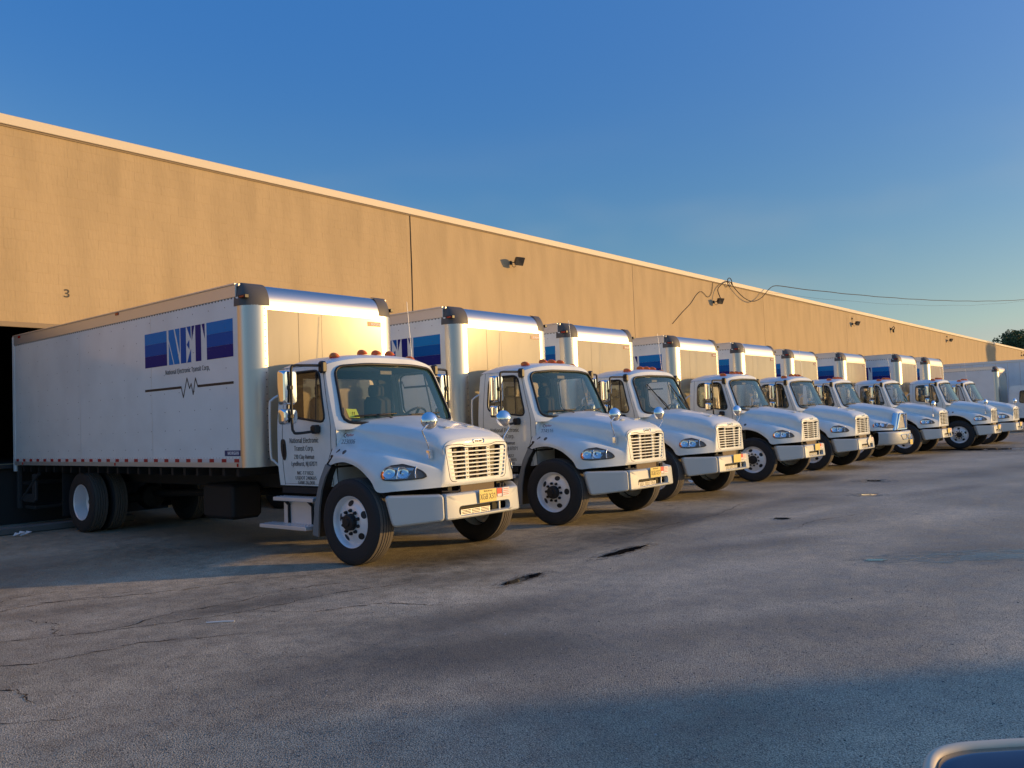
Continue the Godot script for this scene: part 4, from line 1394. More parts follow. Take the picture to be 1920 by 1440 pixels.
func build_bumper(truck: Node3D) -> void:
	var fm := func(p: Vector2, dp: float) -> Vector3:
		var n := bumper_norm(p.x)
		var lean := 0.02 * clampf((p.y - 0.52) / 0.3, 0, 1)
		return bumper_path(p.x) - n * (dp + lean) + Vector3(0, p.y, 0)
	var inset := func(l: PackedVector2Array, d: float) -> PackedVector2Array:
		var c := Vector2.ZERO
		var r := PackedVector2Array()
		var m := l.size()
		for i in m:
			var t := (l[(i + 1) % m] - l[(i - 1 + m) % m]).normalized()
			r.append(l[i] + Vector2(-t.y, t.x) * d)
		return r
	var N := 120
	# middle piece with its air opening
	var out := resample(round_rect(-0.655, 0.505, 0.655, 0.80, 0.02, 3), N, Vector2(-0.655, 0.505))
	var hole := resample(round_rect(-0.455, 0.535, 0.455, 0.655, 0.05, 4), N, Vector2(-0.455, 0.535))
	var b := MB.new()
	var ml := func(l: PackedVector2Array, dp: float) -> PackedVector3Array:
		return map_loop(l, func(p: Vector2) -> Vector3: return fm.call(p, dp))
	b.grid([ml.call(out, 0.14), ml.call(out, 0.09), ml.call(out, 0.022), ml.call(inset.call(out, 0.008), 0.006), ml.call(inset.call(out, 0.022), 0.0)], true)
	b.grid([ml.call(inset.call(out, 0.022), 0.0), ml.call(lerp_loop(inset.call(out, 0.022), hole, 0.5), 0.0), ml.call(hole, 0.0)], true)
	b.grid([ml.call(hole, 0.0), ml.call(inset.call(hole, 0.01), 0.012), ml.call(inset.call(hole, 0.014), 0.06)], true)
	var bm := part("bumper", b, MT["bumper_paint"], truck)
	for s in [-1.0, 1.0]:
		var w := MB.new()
		var q := []
		for p in [Vector2(0.665, 0.505), Vector2(1.26, 0.46), Vector2(1.345, 0.815), Vector2(0.665, 0.80)]: q.append(Vector2(p.x * s, p.y))
		var o2 := resample(round_poly(q, 0.05, 4), 72, q[0])
		var sg := 1.0 if signed_area(o2) > 0.0 else -1.0
		w.grid([ml.call(o2, 0.13), ml.call(o2, 0.08), ml.call(o2, 0.022), ml.call(inset.call(o2, 0.008 * sg), 0.006), ml.call(inset.call(o2, 0.022 * sg), 0.0)], true)
		var iw: PackedVector2Array = inset.call(o2, 0.022 * sg)
		var c := Vector2(1.0 * s, 0.65)
		var rr := []
		for k in 6:
			var l := PackedVector2Array()
			for p in iw: l.append(p.lerp(c, k / 5.0))
			rr.append(ml.call(l, 0.0))
		w.grid(rr, true)
		part("bumper_end", w, MT["bumper_paint"], bm)
	# what shows through the opening: hooks, a slotted plate
	var tb := MB.new()
	tb.box(Vector3(0, 0.60, 0.93), Vector3(1.0, 0.16, 0.02))
	part("tow_recess", tb, MT["chassis"], bm)
	var ls := MB.new()
	for k in 4: ls.box(Vector3(-0.14, 0.548 + 0.017 * k, 1.02), Vector3(0.50, 0.006, 0.02))
	for k in 4: ls.box(Vector3(-0.385 + 0.163 * k, 0.575, 1.02), Vector3(0.008, 0.06, 0.022))
	ls.tube([Vector3(0.30, 0.53, 1.01), Vector3(0.30, 0.64, 1.01)], 0.016, 8)
	part("lower_screen", ls, MT["step_metal"], bm)
	var hc := MB.new()
	hc.tube([Vector3(-0.6, 0.83, 0.93), Vector3(-0.4, 0.815, 0.99), Vector3(-0.35, 0.83, 0.97)], 0.012, 6)
	hc.tube([Vector3(0.36, 0.80, 0.97), Vector3(0.37, 0.85, 0.97)], 0.025, 6)
	hc.tube([Vector3(0.43, 0.80, 0.96), Vector3(0.45, 0.85, 0.95)], 0.02, 6)
	hc.box(Vector3(0, 0.83, 0.45), Vector3(1.9, 0.16, 0.02))
	part("tow_hook", hc, MT["chassis"], bm)

func build_plate(truck: Node3D, text: String, tilt: float, pale := false, x := 0.02) -> void:
	var b := MB.new()
	b.box(Vector3.ZERO, Vector3(0.305, 0.152, 0.004), 0.0015)
	var o := part("license_plate", b, MT["plate_pale"] if pale else MT["plate_yellow"], truck)
	o.transform = Transform3D(Basis(Vector3.BACK, tilt), Vector3(x, 0.735, 1.088))
	if text:
		words(text, 0.066, MT["ink"], o, Vector3(0, -0.010, 0.003), Basis.IDENTITY, 0.265)
		words("New Jersey", 0.018, MT["ink"], o, Vector3(0, 0.056, 0.003), Basis.IDENTITY, 0.15)
	var s := MB.new()
	s.box(Vector3(0.235, 0.755, 1.082), Vector3(0.09, 0.10, 0.002))
	part("red_sticker", s, MT["sticker_red"], truck)
	var s2 := MB.new()
	s2.box(Vector3(0.235, 0.722, 1.0835), Vector3(0.08, 0.03, 0.002))
	part("red_sticker_text", s2, MT["white_print"], truck)
	var s3 := MB.new()
	s3.box(Vector3(0.36, 0.752, 1.078), Vector3(0.125, 0.105, 0.002))
	part("white_sticker", s3, MT["white_print"], truck)
	var s4 := MB.new()
	for k in 4: s4.box(Vector3(0.36, 0.787 - 0.022 * k, 1.0795), Vector3(0.10, 0.007, 0.002))
	part("sticker_print", s4, MT["sticker_red"], truck)

func tyre_profile(R: float, w: float, rim: float) -> Array:
	# from the inner bead round the tread to the outer bead
	return [Vector2(rim, -w * 0.36), Vector2(rim + 0.03, -w * 0.46), Vector2(R * 0.80, -w * 0.5), Vector2(R * 0.93, -w * 0.47), Vector2(R * 0.985, -w * 0.41),
		Vector2(R, -w * 0.37)]

func build_wheel(truck: Node3D, at: Vector3, side: float, dual := false) -> void:
	var R := 0.505; var w := 0.275
	var ax := Vector3(side, 0, 0)
	# tyre: sidewalls and shoulders, then the grooved tread as its own piece
	var tb := MB.new()
	var offs := [0.0] if not dual else [0.0, -0.33]
	for off in offs:
		var o: Vector3 = at + ax * off
		tb.lathe([Vector2(0.285, -0.10), Vector2(0.31, -0.125), Vector2(0.40, -0.1375), Vector2(0.465, -0.128), Vector2(0.492, -0.112), Vector2(0.500, -0.100)], o, ax, 44)
		tb.lathe([Vector2(0.500, 0.100), Vector2(0.492, 0.112), Vector2(0.465, 0.128), Vector2(0.44, 0.1335), Vector2(0.438, 0.1315), Vector2(0.40, 0.1375), Vector2(0.335, 0.131), Vector2(0.333, 0.128), Vector2(0.31, 0.125), Vector2(0.303, 0.118), Vector2(0.285, 0.10)], o, ax, 44)
	var tr := MB.new()
	for off in offs:
		var o: Vector3 = at + ax * off
		var pr := []
		var xs := [-0.105, -0.064, -0.052, -0.026, -0.014, 0.014, 0.026, 0.052, 0.064, 0.105]
		for i in 5:
			pr.append(Vector2(R - (0.004 if i == 0 or i == 4 else 0.0), xs[2 * i])); pr.append(Vector2(R - (0.004 if i == 0 or i == 4 else 0.0), xs[2 * i + 1]))
			if i < 4:
				pr.append(Vector2(R - 0.02, xs[2 * i + 1] + 0.001)); pr.append(Vector2(R - 0.02, xs[2 * i + 2] - 0.001))
		tr.lathe(pr, o, ax, 44)
	var rb := MB.new()
	if not dual:
		rb.lathe([Vector2(0.285, -0.10), Vector2(0.296, 0.105), Vector2(0.306, 0.116), Vector2(0.301, 0.122), Vector2(0.288, 0.112), Vector2(0.276, 0.085), Vector2(0.262, 0.062), Vector2(0.250, 0.062),
			Vector2(0.20, 0.088), Vector2(0.165, 0.100), Vector2(0.155, 0.102), Vector2(0.0, 0.102)], at, ax, 40)
	else:
		rb.lathe([Vector2(0.285, -0.10), Vector2(0.296, 0.105), Vector2(0.306, 0.116), Vector2(0.301, 0.122), Vector2(0.288, 0.112), Vector2(0.278, 0.07), Vector2(0.27, -0.02), Vector2(0.255, -0.075), Vector2(0.22, -0.10), Vector2(0.14, -0.105), Vector2(0.0, -0.105)], at, ax, 40)
	var wheel := part("wheel", rb, MT["rim"], truck)
	if dual:
		var ir := MB.new()
		ir.lathe([Vector2(0.285, 0.10), Vector2(0.285, -0.10), Vector2(0.0, -0.10)], at - ax * 0.33, ax, 30)
		part("inner_rim", ir, MT["rim_dark"], wheel)  # near black: the shade under the truck put into the colour
	part("tyre", tb, MT["rubber"], wheel)
	part("tread", tr, MT["tread"], wheel)
	var hb := MB.new()
	var depth := 0.102 if not dual else -0.105
	hb.lathe([Vector2(0.098, depth), Vector2(0.096, depth + 0.055), Vector2(0.085, depth + 0.068), Vector2(0.05, depth + 0.072), Vector2(0.045, depth + 0.09), Vector2(0.0, depth + 0.092)], at, ax, 24)
	part("hub", hb, MT["rim_dark"], wheel)
	var nb := MB.new(); var hh := MB.new()
	for k in 10:
		var a := TAU * (k + 0.5) / 10.0
		var p := at + Vector3(side * depth, 0.133 * sin(a), 0.133 * cos(a))
		nb.lathe([Vector2(0.021, 0.0), Vector2(0.019, 0.026), Vector2(0.012, 0.038), Vector2(0.0, 0.038)], p, ax, 8)
	part("lug_nuts", nb, MT["rim_dark"], wheel)
	if not dual:
		for k in 5:
			hh = MB.new()
			var a := TAU * k / 5.0 + 0.42
			var o := at + Vector3(side * 0.0775, 0.216 * sin(a), 0.216 * cos(a))
			var l := PackedVector3Array()
			var rd := Vector3(0, sin(a), cos(a)); var tg := Vector3(0, cos(a), -sin(a))
			for i in 16:
				var rr := 0.034 * cos(TAU * i / 16)
				l.append(o + rd * rr + tg * 0.046 * sin(TAU * i / 16) + ax * (0.004 - rr * 0.52))
			hh.disc(l, o + ax * 0.003)
			part("hand_hole", hh, MT["rim_dark"], wheel)

func build_mirrors(truck: Node3D, s: float) -> void:
	var ab := MB.new()
	var top := [Vector3(s * 0.965, 2.385, -0.70), Vector3(s * 1.20, 2.385, -0.77), Vector3(s * 1.32, 2.38, -0.81), Vector3(s * 1.355, 2.33, -0.82), Vector3(s * 1.36, 2.0, -0.82), Vector3(s * 1.36, 1.65, -0.82), Vector3(s * 1.345, 1.58, -0.815), Vector3(s * 1.30, 1.555, -0.80), Vector3(s * 1.05, 1.575, -0.74)]
	ab.tube(to_array(spline(top, 5)), 0.017, 8)
	ab.box(Vector3(s * 0.975, 2.365, -0.70), Vector3(0.09, 0.15, 0.10), 0.025)
	ab.box(Vector3(s * 1.075, 1.595, -0.745), Vector3(0.10, 0.11, 0.12), 0.025)
	for y in [2.115, 1.765]: ab.box(Vector3(s * 1.36, y, -0.835), Vector3(0.06, 0.06, 0.05), 0.012)
	var arm := part("mirror_arm", ab, MT["black_plastic"], truck)
	for q in [[2.12, 0.21, 0.425], [1.765, 0.21, 0.195]]:
		var mb := MB.new()
		var loops := []
		for k in [[0.80, 0.075], [0.93, 0.062], [1.0, 0.03], [1.0, -0.045], [0.95, -0.05]]:
			var l := PackedVector3Array()
			for p in round_rect(-q[1] / 2, -q[2] / 2, q[1] / 2, q[2] / 2, 0.045, 4): l.append(Vector3(s * 1.345 + p.x * k[0], q[0] + p.y * (1.0 - (1.0 - k[0]) * q[1] / q[2]), -0.925 + k[1]))
			loops.append(l)
		mb.grid(loops, true)
		mb.disc(loops[0], Vector3(s * 1.345, q[0], -0.845))
		part("mirror_housing", mb, MT["chrome"], arm)
		var gl := MB.new()
		gl.disc(loops[4], Vector3(s * 1.345, q[0], -0.972))
		part("mirror_glass", gl, MT["chrome"], arm)

func build_hood_mirror(truck: Node3D, s: float) -> void:
	var b := MB.new()
	var base := Vector3(s * 0.645, 1.245, 0.80)
	b.tube(to_array(spline([base + Vector3(0, 0.05, 0), base + Vector3(s * 0.04, 0.16, 0.0), base + Vector3(s * 0.12, 0.27, 0.02), base + Vector3(s * 0.115, 0.31, 0.03), base + Vector3(s * 0.02, 0.385, 0.05)], 5)), 0.009, 7)
	var o := part("hood_mirror", b, MT["chrome"], truck)
	var c := MB.new()
	c.box(base + Vector3(0, 0.015, 0), Vector3(0.07, 0.11, 0.06), 0.012)
	part("mirror_clamp", c, MT["chrome"], o)
	var d := MB.new()
	var cc := base + Vector3(s * 0.015, 0.40, 0.035)
	d.lathe([Vector2(0.0, 0.036), Vector2(0.03, 0.034), Vector2(0.06, 0.026), Vector2(0.09, 0.010), Vector2(0.102, -0.004), Vector2(0.104, -0.012), Vector2(0.098, -0.016), Vector2(0.0, -0.02)], cc, Vector3(-0.42, 0.06, 0.9), 28)
	part("mirror_disc", d, MT["chrome"], o)

func build_wipers(truck: Node3D, up: bool) -> void:
	for x in [-0.42, 0.40]:
		var b := MB.new()
		var p0 := Vector3(x + 0.16, 1.665, front_z(x + 0.16, 1.66) + 0.03)
		var e: Vector2
		if up: e = Vector2(x - 0.18, 2.28)
		else: e = Vector2(x - 0.36, 1.72)
		var mid := Vector2(lerpf(p0.x, e.x, 0.5), lerpf(1.69, e.y, 0.5) + (0.0 if up else 0.045))
		var pm := Vector3(mid.x, mid.y, front_z(mid.x, mid.y) + 0.035)
		b.tube([p0, p0.lerp(pm, 0.5) + Vector3(0, 0.012, 0.02), pm], 0.009, 6)
		var blade := []
		for k in 9:
			var t := lerpf(-0.5, 0.5, k / 8.0)
			var q := mid + ((e - mid).normalized() * 0.58 * t if up else Vector2(-0.575 * t, -0.02 * t))
			blade.append(Vector3(q.x, q.y, front_z(q.x, q.y) + 0.016))
		b.tube(blade, 0.011, 6)
		part("wiper", b, MT["black_plastic"], truck)

func build_steps(truck: Node3D, s: float) -> void:
	var b := MB.new()
	b.box(Vector3(s * 0.98, 0.55, -1.18), Vector3(0.04, 0.40, 0.74), 0.005)
	var st := part("step_box", b, MT["step_metal"], truck)
	for q in [[0.725, 1.03, -1.60, -0.77, 0.20], [0.385, 1.10, -1.78, -0.80, 0.24]]:
		var sb := MB.new()
		var c := Vector3(s * q[1], q[0], (q[2] + q[3]) / 2)
		sb.box(c, Vector3(q[4], 0.05, q[3] - q[2]), 0.008)
		for i in 16:
			for j in 3: sb.box(c + Vector3((j - 1) * 0.055, 0.028, (i - 7.5) * (q[3] - q[2]) / 16.5), Vector3(0.022, 0.008, 0.022), 0.004)
		part("step", sb, MT["step_metal"], st)
	var kb := MB.new()
	kb.box(Vector3(s * 0.99, 0.83, -1.18), Vector3(0.04, 0.08, 0.76), 0.008)
	for z in [-1.42, -0.93]:
		kb.tube([Vector3(s * 1.01, 0.40, z), Vector3(s * 1.01, 0.64, z), Vector3(s * 1.08, 0.71, z)], 0.02, 6)
		kb.tube([Vector3(s * 1.01, 0.64, z), Vector3(s * 1.01, 0.71, z - 0.08)], 0.016, 6)
	part("step_bracket", kb, MT["chassis"], st)

func build_box(truck: Node3D, with_logo := true) -> MeshInstance3D:
	var hw := 1.30; var y0 := 1.13; var yt := 3.55; var zf := -1.82; var zs := -2.02; var zr := -9.60
	var xc := 1.03; var yc := 3.265
	var b := MB.new()
	for s in [-1.0, 1.0]:
		b.quad(Vector3(s * hw, y0 + 0.12, zs), Vector3(s * hw, y0 + 0.12, zr), Vector3(s * hw, yt - 0.17, zr), Vector3(s * hw, yt - 0.17, zs))
	b.box(Vector3(0, (y0 + yt) / 2, zr + 0.02), Vector3(2 * hw - 0.02, yt - y0 - 0.1, 0.04))
	b.box(Vector3(0, y0 + 0.06, (zs + zr) / 2), Vector3(2 * hw - 0.08, 0.1, zs - zr))
	var box := part("cargo_box", b, MT["panel_white"], truck)
	var rf := MB.new()
	rf.box(Vector3(0, yt - 0.01, (zs + zr) / 2 - 0.0), Vector3(2 * hw - 0.03, 0.03, zs - zr))
	part("box_roof", rf, MT["rail"], box)
	# front wall in three panels with riveted laps
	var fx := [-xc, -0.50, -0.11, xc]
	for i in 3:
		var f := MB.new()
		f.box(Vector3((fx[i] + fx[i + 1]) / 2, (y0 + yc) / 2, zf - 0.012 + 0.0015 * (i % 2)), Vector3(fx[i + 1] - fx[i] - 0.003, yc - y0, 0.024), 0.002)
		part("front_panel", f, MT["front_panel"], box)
	# rounded aluminium posts up both front corners
	for s in [-1.0, 1.0]:
		var pb := MB.new()
		var r0 := PackedVector3Array(); var r1 := PackedVector3Array()
		r0.append(Vector3(s * (hw + 0.003), y0, zs - 0.02)); r1.append(Vector3(s * (hw + 0.003), yc, zs - 0.02))
		for k in 13:
			var a := PI / 2 * k / 12.0
			var p := Vector2(xc + (hw - xc) * cos(a) + 0.003, zs + (zf - zs) * sin(a) + 0.003)
			r0.append(Vector3(s * p.x, y0, p.y)); r1.append(Vector3(s * p.x, yc, p.y))
		r0.append(Vector3(s * (xc - 0.03), y0, zf + 0.003)); r1.append(Vector3(s * (xc - 0.03), yc, zf + 0.003))
		pb.grid([r0, r1])
		part("corner_post", pb, MT["aluminium"], box)
		# moulded cap over the top corner, with a recessed marker lamp
		var cp := MB.new()
		var crow := []
		for i in 9:
			var e := PI / 2 * i / 8.0
			var row := PackedVector3Array()
			row.append(Vector3(s * lerpf(hw, hw - 0.04, sin(e) * sin(e)), 0, zs - 0.10))
			for k in 11:
				var a := PI / 2 * k / 10.0
				row.append(Vector3(s * (xc - 0.02 + (hw - xc + 0.02) * cos(a) * lerpf(1.0, 0.80, pow(sin(e), 2.0))), 0, zs + (zf - zs) * sin(a) * cos(e)))
			row.append(Vector3(s * (xc - 0.08), 0, zs + (zf - zs) * cos(e)))
			var y := yc - 0.005 + (yt - yc + 0.025) * sin(e)
			for k in row.size():
				row[k].y = y
				row[k] += Vector3(s * 0.006, 0.0, 0.006)
			crow.append(row)
		cp.grid(crow)
		var lid := PackedVector3Array()
		for p in crow[8]: lid.append(p)
		cp.disc(lid, Vector3(s * 1.1, yt + 0.02, zs - 0.06))
		part("corner_cap", cp, MT["grey_cap"], box)
		var rc := MB.new()
		rc.box(Vector3(s * 1.268, 3.375, -1.945), Vector3(0.06, 0.05, 0.17), 0.006)
		part("lamp_recess", rc, MT["black_plastic"], box)
		var lm := MB.new()
		lm.box(Vector3(s * 1.285, 3.372, -1.93), Vector3(0.05, 0.026, 0.10), 0.006)
		part("marker_lamp", lm, MT["red_lens"], box)
		# rails
		var tr := MB.new()
		tr.box(Vector3(s * (hw - 0.006), yt - 0.085, (zs - 0.05 + zr) / 2), Vector3(0.026, 0.165, zs - 0.05 - zr), 0.004)
		tr.box(Vector3(s * (hw - 0.004), yt + 0.006, (zs - 0.05 + zr) / 2), Vector3(0.05, 0.022, zs - 0.05 - zr), 0.004)
		part("top_rail", tr, MT["rail"], box)
		var bl := MB.new()
		bl.box(Vector3(s * (hw - 0.006), y0 + 0.06, (zs + zr) / 2), Vector3(0.028, 0.12, zs - zr), 0.003)
		part("bottom_rail", bl, MT["rail"], box)
		var tw := MB.new(); var tdn := MB.new()
		tw.box(Vector3(s * (hw + 0.0085), y0 + 0.092, (zs + zr) / 2), Vector3(0.002, 0.05, zs - zr - 0.06))
		for k in 25: tdn.box(Vector3(s * (hw + 0.010), y0 + 0.092, zs - 0.10 - k * 0.305), Vector3(0.002, 0.046, 0.115))
		part("tape_white", tw, MT["tape_white"], box)
		part("tape_red", tdn, MT["tape_red"], box)
		var sm := MB.new()
		for z in [-2.1, -5.55, -9.2]: sm.box(Vector3(s * (hw + 0.012), y0 + 0.032, z), Vector3(0.012, 0.045, 0.03), 0.003)
		for z in [-5.4, -9.3]: sm.box(Vector3(s * (hw + 0.012), yt - 0.03, z), Vector3(0.012, 0.04, 0.10), 0.004)
		part("side_lamp", sm, MT["red_lens"], box)
		var re := MB.new()
		re.box(Vector3(s * (hw - 0.03), (y0 - 0.12 + yt) / 2, zr - 0.01), Vector3(0.075, yt - y0 + 0.12, 0.10), 0.008)
		part("rear_post", re, MT["panel_white"], box)
		# rivets and lap joints
		var rv := MB.new()
		var n := 0
		for k in 95: rv.box(Vector3(s * (hw + 0.004), yt - 0.178, zs - 0.07 - k * 0.079), Vector3(0.004, 0.016, 0.022))
		for k in 95: rv.box(Vector3(s * (hw + 0.001), y0 + 0.128, zs - 0.05 - k * 0.079), Vector3(0.004, 0.008, 0.008))
		for c in 18:
			for k in 8: rv.box(Vector3(s * (hw + 0.0008), y0 + 0.25 + k * 0.27, zs - 0.32 - c * 0.41), Vector3(0.003, 0.011, 0.011))
		for k in 22: rv.box(Vector3(s * (xc + 0.0), y0 + 0.1 + k * 0.095, zf + 0.006), Vector3(0.012, 0.012, 0.006))
		var rvo := part("rivets", rv, MT["grey_cap"], box)
		rvo.set_meta("kind", "stuff")
		for z in [-4.36, -6.78]:
			var lj := MB.new()
			lj.box(Vector3(s * (hw + 0.0005), (y0 + yt) / 2, z), Vector3(0.003, yt - y0 - 0.30, 0.006))
			part("lap_joint", lj, MT["rail"], box)
	# aluminium roll along the front top edge
	var ro := MB.new()
	var rr := []
	for k in 13:
		var a := PI / 2 * k / 12.0
		var y := yc + (yt - yc) * sin(a) + 0.003; var z := zs + (zf - zs) * cos(a) + 0.003
		rr.append(PackedVector3Array([Vector3(-xc + 0.03, y, z), Vector3(0, y, z), Vector3(xc - 0.03, y, z)]))
	rr.insert(0, PackedVector3Array([Vector3(-xc + 0.02, yc - 0.055, zf + 0.004), Vector3(0, yc - 0.055, zf + 0.004), Vector3(xc - 0.02, yc - 0.055, zf + 0.004)]))
	ro.grid(rr)
	part("front_roll", ro, MT["aluminium"], box)
	var fr := MB.new()
	for k in 24: fr.box(Vector3(-xc + 0.06 + k * 0.086, yc - 0.035, zf + 0.007), Vector3(0.009, 0.009, 0.004))
	for xx in [-0.50, -0.11]:
		for k in 26: fr.box(Vector3(xx, y0 + 0.08 + k * 0.08, zf + 0.0015), Vector3(0.009, 0.009, 0.004))
	var fro := part("rivets", fr, MT["front_panel"], box)
	fro.set_meta("kind", "stuff")
	# maker's badges
	var bd := MB.new()
	bd.box(Vector3(0.86, yc - 0.135, zf + 0.004), Vector3(0.25, 0.066, 0.003))
	part("badge", bd, MT["badge_red"], box)
	words("MORGAN", 0.034, MT["white_print"], box, Vector3(0.88, yc - 0.136, zf + 0.0065), Basis.IDENTITY, 0.17, "badge_lettering", true)
	var bd2 := MB.new()
	bd2.box(Vector3(-hw - 0.002, y0 + 0.19, zs - 0.21), Vector3(0.003, 0.075, 0.37))
	part("badge", bd2, MT["badge_blue"], box)
	words("MORGAN", 0.042, MT["white_print"], box, Vector3(-hw - 0.0045, y0 + 0.19, zs - 0.19), Basis(Vector3.UP, -PI / 2), 0.26, "badge_lettering", true)
	if with_logo: build_logo(box, -hw - 0.0022)
	return box

func build_logo(box: Node3D, x: float) -> void:
	# horizontal place is given as z in the truck's own axes; the side faces -x
	var put := func(called: String, polys: Array, m: Material) -> void:
		var b := MB.new()
		for pl in polys:
			var p2 := PackedVector2Array()
			for q in pl: p2.append(Vector2(q[0], q[1]))
			b.poly(p2, func(p: Vector2) -> Vector3: return Vector3(x, p.y, p.x))
		part(called, b, m, box)
	var rect := func(a: float, c: float, y0: float, y1: float) -> Array: return [[a, y0], [c, y0], [c, y1], [a, y1]]
	var t := 3.11; var bt := 2.602; var m1 := 2.944; var m2 := 2.770
	for q in [[-4.54, -3.89], [-2.806, -2.156]]:
		put.call("logo_band", [rect.call(q[0], q[1], m1, t)], MT["logo_light"])
		put.call("logo_band", [rect.call(q[0], q[1], m2, m1 - 0.001)], MT["logo_mid"])
		put.call("logo_band", [rect.call(q[0], q[1], bt, m2 - 0.001)], MT["logo_dark"])
	# N: two slanting white cuts through a blue block
	put.call("logo_letter", [
		[[-3.835, t], [-3.688, t], [-3.535, bt], [-3.680, bt], [-3.835, 2.98]],
		[[-3.835, 2.92], [-3.835, bt], [-3.705, bt]],
		[[-3.655, t], [-3.525, t], [-3.525, 2.74]]], MT["logo_light"])
	put.call("logo_letter", [
		[[-3.50, t], [-3.352, t], [-3.352, bt], [-3.50, bt]],
		[[-3.33, t], [-3.222, t], [-3.222, 2.93]],
		[[-3.335, 2.855], [-3.262, 2.925], [-3.262, 2.785]],
		[[-3.222, 2.79], [-3.222, bt], [-3.33, bt]]], MT["logo_mid"])
	put.call("logo_letter", [
		[[-3.195, t], [-3.118, t], [-3.195, 2.90]],
		[[-3.098, t], [-2.952, t], [-2.952, bt], [-3.098, bt]],
		[[-2.93, t], [-2.852, t], [-2.852, 2.90]]], MT["logo_dark"])
	words("National Electronic Transit Corp.", 0.066, MT["ink"], box, Vector3(x - 0.0005, 2.498, -3.345), Basis(Vector3.UP, -PI / 2), 1.19)
	# the pulse line
	var path := [Vector2(-4.55, 2.262), Vector2(-3.505, 2.262), Vector2(-3.452, 2.115), Vector2(-3.345, 2.385), Vector2(-3.28, 2.236), Vector2(-3.235, 2.30), Vector2(-3.187, 2.147), Vector2(-3.12, 2.372), Vector2(-3.062, 2.256), Vector2(-2.17, 2.256)]
	var pb := MB.new()
	for i in path.size() - 1:
		var a: Vector2 = path[i]; var c: Vector2 = path[i + 1]
		var thick := 0.017 if absf(c.x - a.x) > 0.5 else 0.0095
		var d := (c - a).normalized(); var nrm := d.orthogonal() * thick; a -= d * 0.006; c += d * 0.006
		var xo := x - 0.0004 * (i % 2)
		pb.quad(Vector3(xo, a.y + nrm.y, a.x + nrm.x), Vector3(xo, c.y + nrm.y, c.x + nrm.x), Vector3(xo, c.y - nrm.y, c.x - nrm.x), Vector3(xo, a.y - nrm.y, a.x - nrm.x))
	part("pulse_line", pb, MT["ink"], box)

func build_chassis(truck: Node3D) -> void:
	var b := MB.new()
	for s in [-1.0, 1.0]: b.box(Vector3(s * 0.43, 0.92, -4.3), Vector3(0.08, 0.26, 10.4), 0.01)
	for k in 22: b.box(Vector3(0, 1.06, -2.2 - k * 0.34), Vector3(2.5, 0.10, 0.06))
	b.box(Vector3(0, 0.50, 0), Vector3(1.9, 0.12, 0.14), 0.02)
	b.tube([Vector3(-0.95, 0.505, -7.03), Vector3(0.95, 0.505, -7.03)], 0.09, 10)
	b.lathe([Vector2(0, -0.22), Vector2(0.2, -0.15), Vector2(0.24, 0.0), Vector2(0.2, 0.15), Vector2(0, 0.22)], Vector3(0, 0.505, -7.03), Vector3(0, 0, 1), 14)
	b.tube([Vector3(0, 0.75, -1.2), Vector3(0, 0.55, -7.0)], 0.06, 8)
	b.box(Vector3(0, 0.78, -0.2), Vector3(0.7, 0.5, 1.3), 0.08)
	b.box(Vector3(0.25, 0.72, -2.9), Vector3(0.5, 0.40, 0.9), 0.05)
	part("chassis", b, MT["chassis"], truck)
	var ft := MB.new()
	ft.box(Vector3(0.85, 0.70, -1.2), Vector3(0.5, 0.48, 0.9), 0.10)
	part("fuel_tank", ft, MT["chassis"], truck)
	ft = MB.new()
	ft.box(Vector3(-0.72, 0.62, -3.2), Vector3(0.5, 0.5, 0.8), 0.06)
	part("battery_box", ft, MT["chassis"], truck)
	for s in [-1.0, 1.0]:
		var mf := MB.new()
		mf.box(Vector3(s * 0.9, 0.62, -7.75), Vector3(0.62, 0.75, 0.015))
		part("mud_flap", mf, MT["rubber"], truck)
	# folded lift gate under the tail
	var lg := MB.new()
	for s in [-1.0, 1.0]:
		lg.box(Vector3(s * 1.24, 0.72, -9.56), Vector3(0.07, 0.80, 0.09), 0.01)
		lg.tube([Vector3(s * 1.22, 0.98, -8.7), Vector3(s * 1.22, 0.48, -9.5)], 0.03, 6)
		lg.box(Vector3(s * 1.20, 0.72, -8.95), Vector3(0.06, 0.5, 0.16), 0.02)
		lg.box(Vector3(s * 1.20, 0.52, -9.2), Vector3(0.07, 0.16, 0.5), 0.02)
	lg.box(Vector3(0, 0.34, -9.35), Vector3(2.3, 0.07, 0.5), 0.015)
	lg.box(Vector3(0, 0.78, -9.6), Vector3(2.4, 0.08, 0.10), 0.015)
	part("lift_gate", lg, MT["dark_grey"], truck)

func build_door_words(truck: Node3D, s: float) -> void:
	var bs := Basis(Vector3.UP, s * PI / 2)
	for q in [["National Electronic", 1.43, 0.062, 0.59], ["Transit Corp.", 1.331, 0.062, 0.40], ["230 Clay Avenue", 1.228, 0.054, 0.415], ["Lyndhurst, NJ 07071", 1.141, 0.054, 0.52], ["MC-171822", 1.031, 0.043, 0.33], ["USDOT 240605", 0.968, 0.043, 0.425], ["GVW 26,000", 0.908, 0.043, 0.34]]:
		var y: float = q[1] + q[2] * 0.5
		words(q[0], q[2], MT["ink"], truck, Vector3(s * (side_x(y) + 0.004), y, -1.04), bs, q[3])

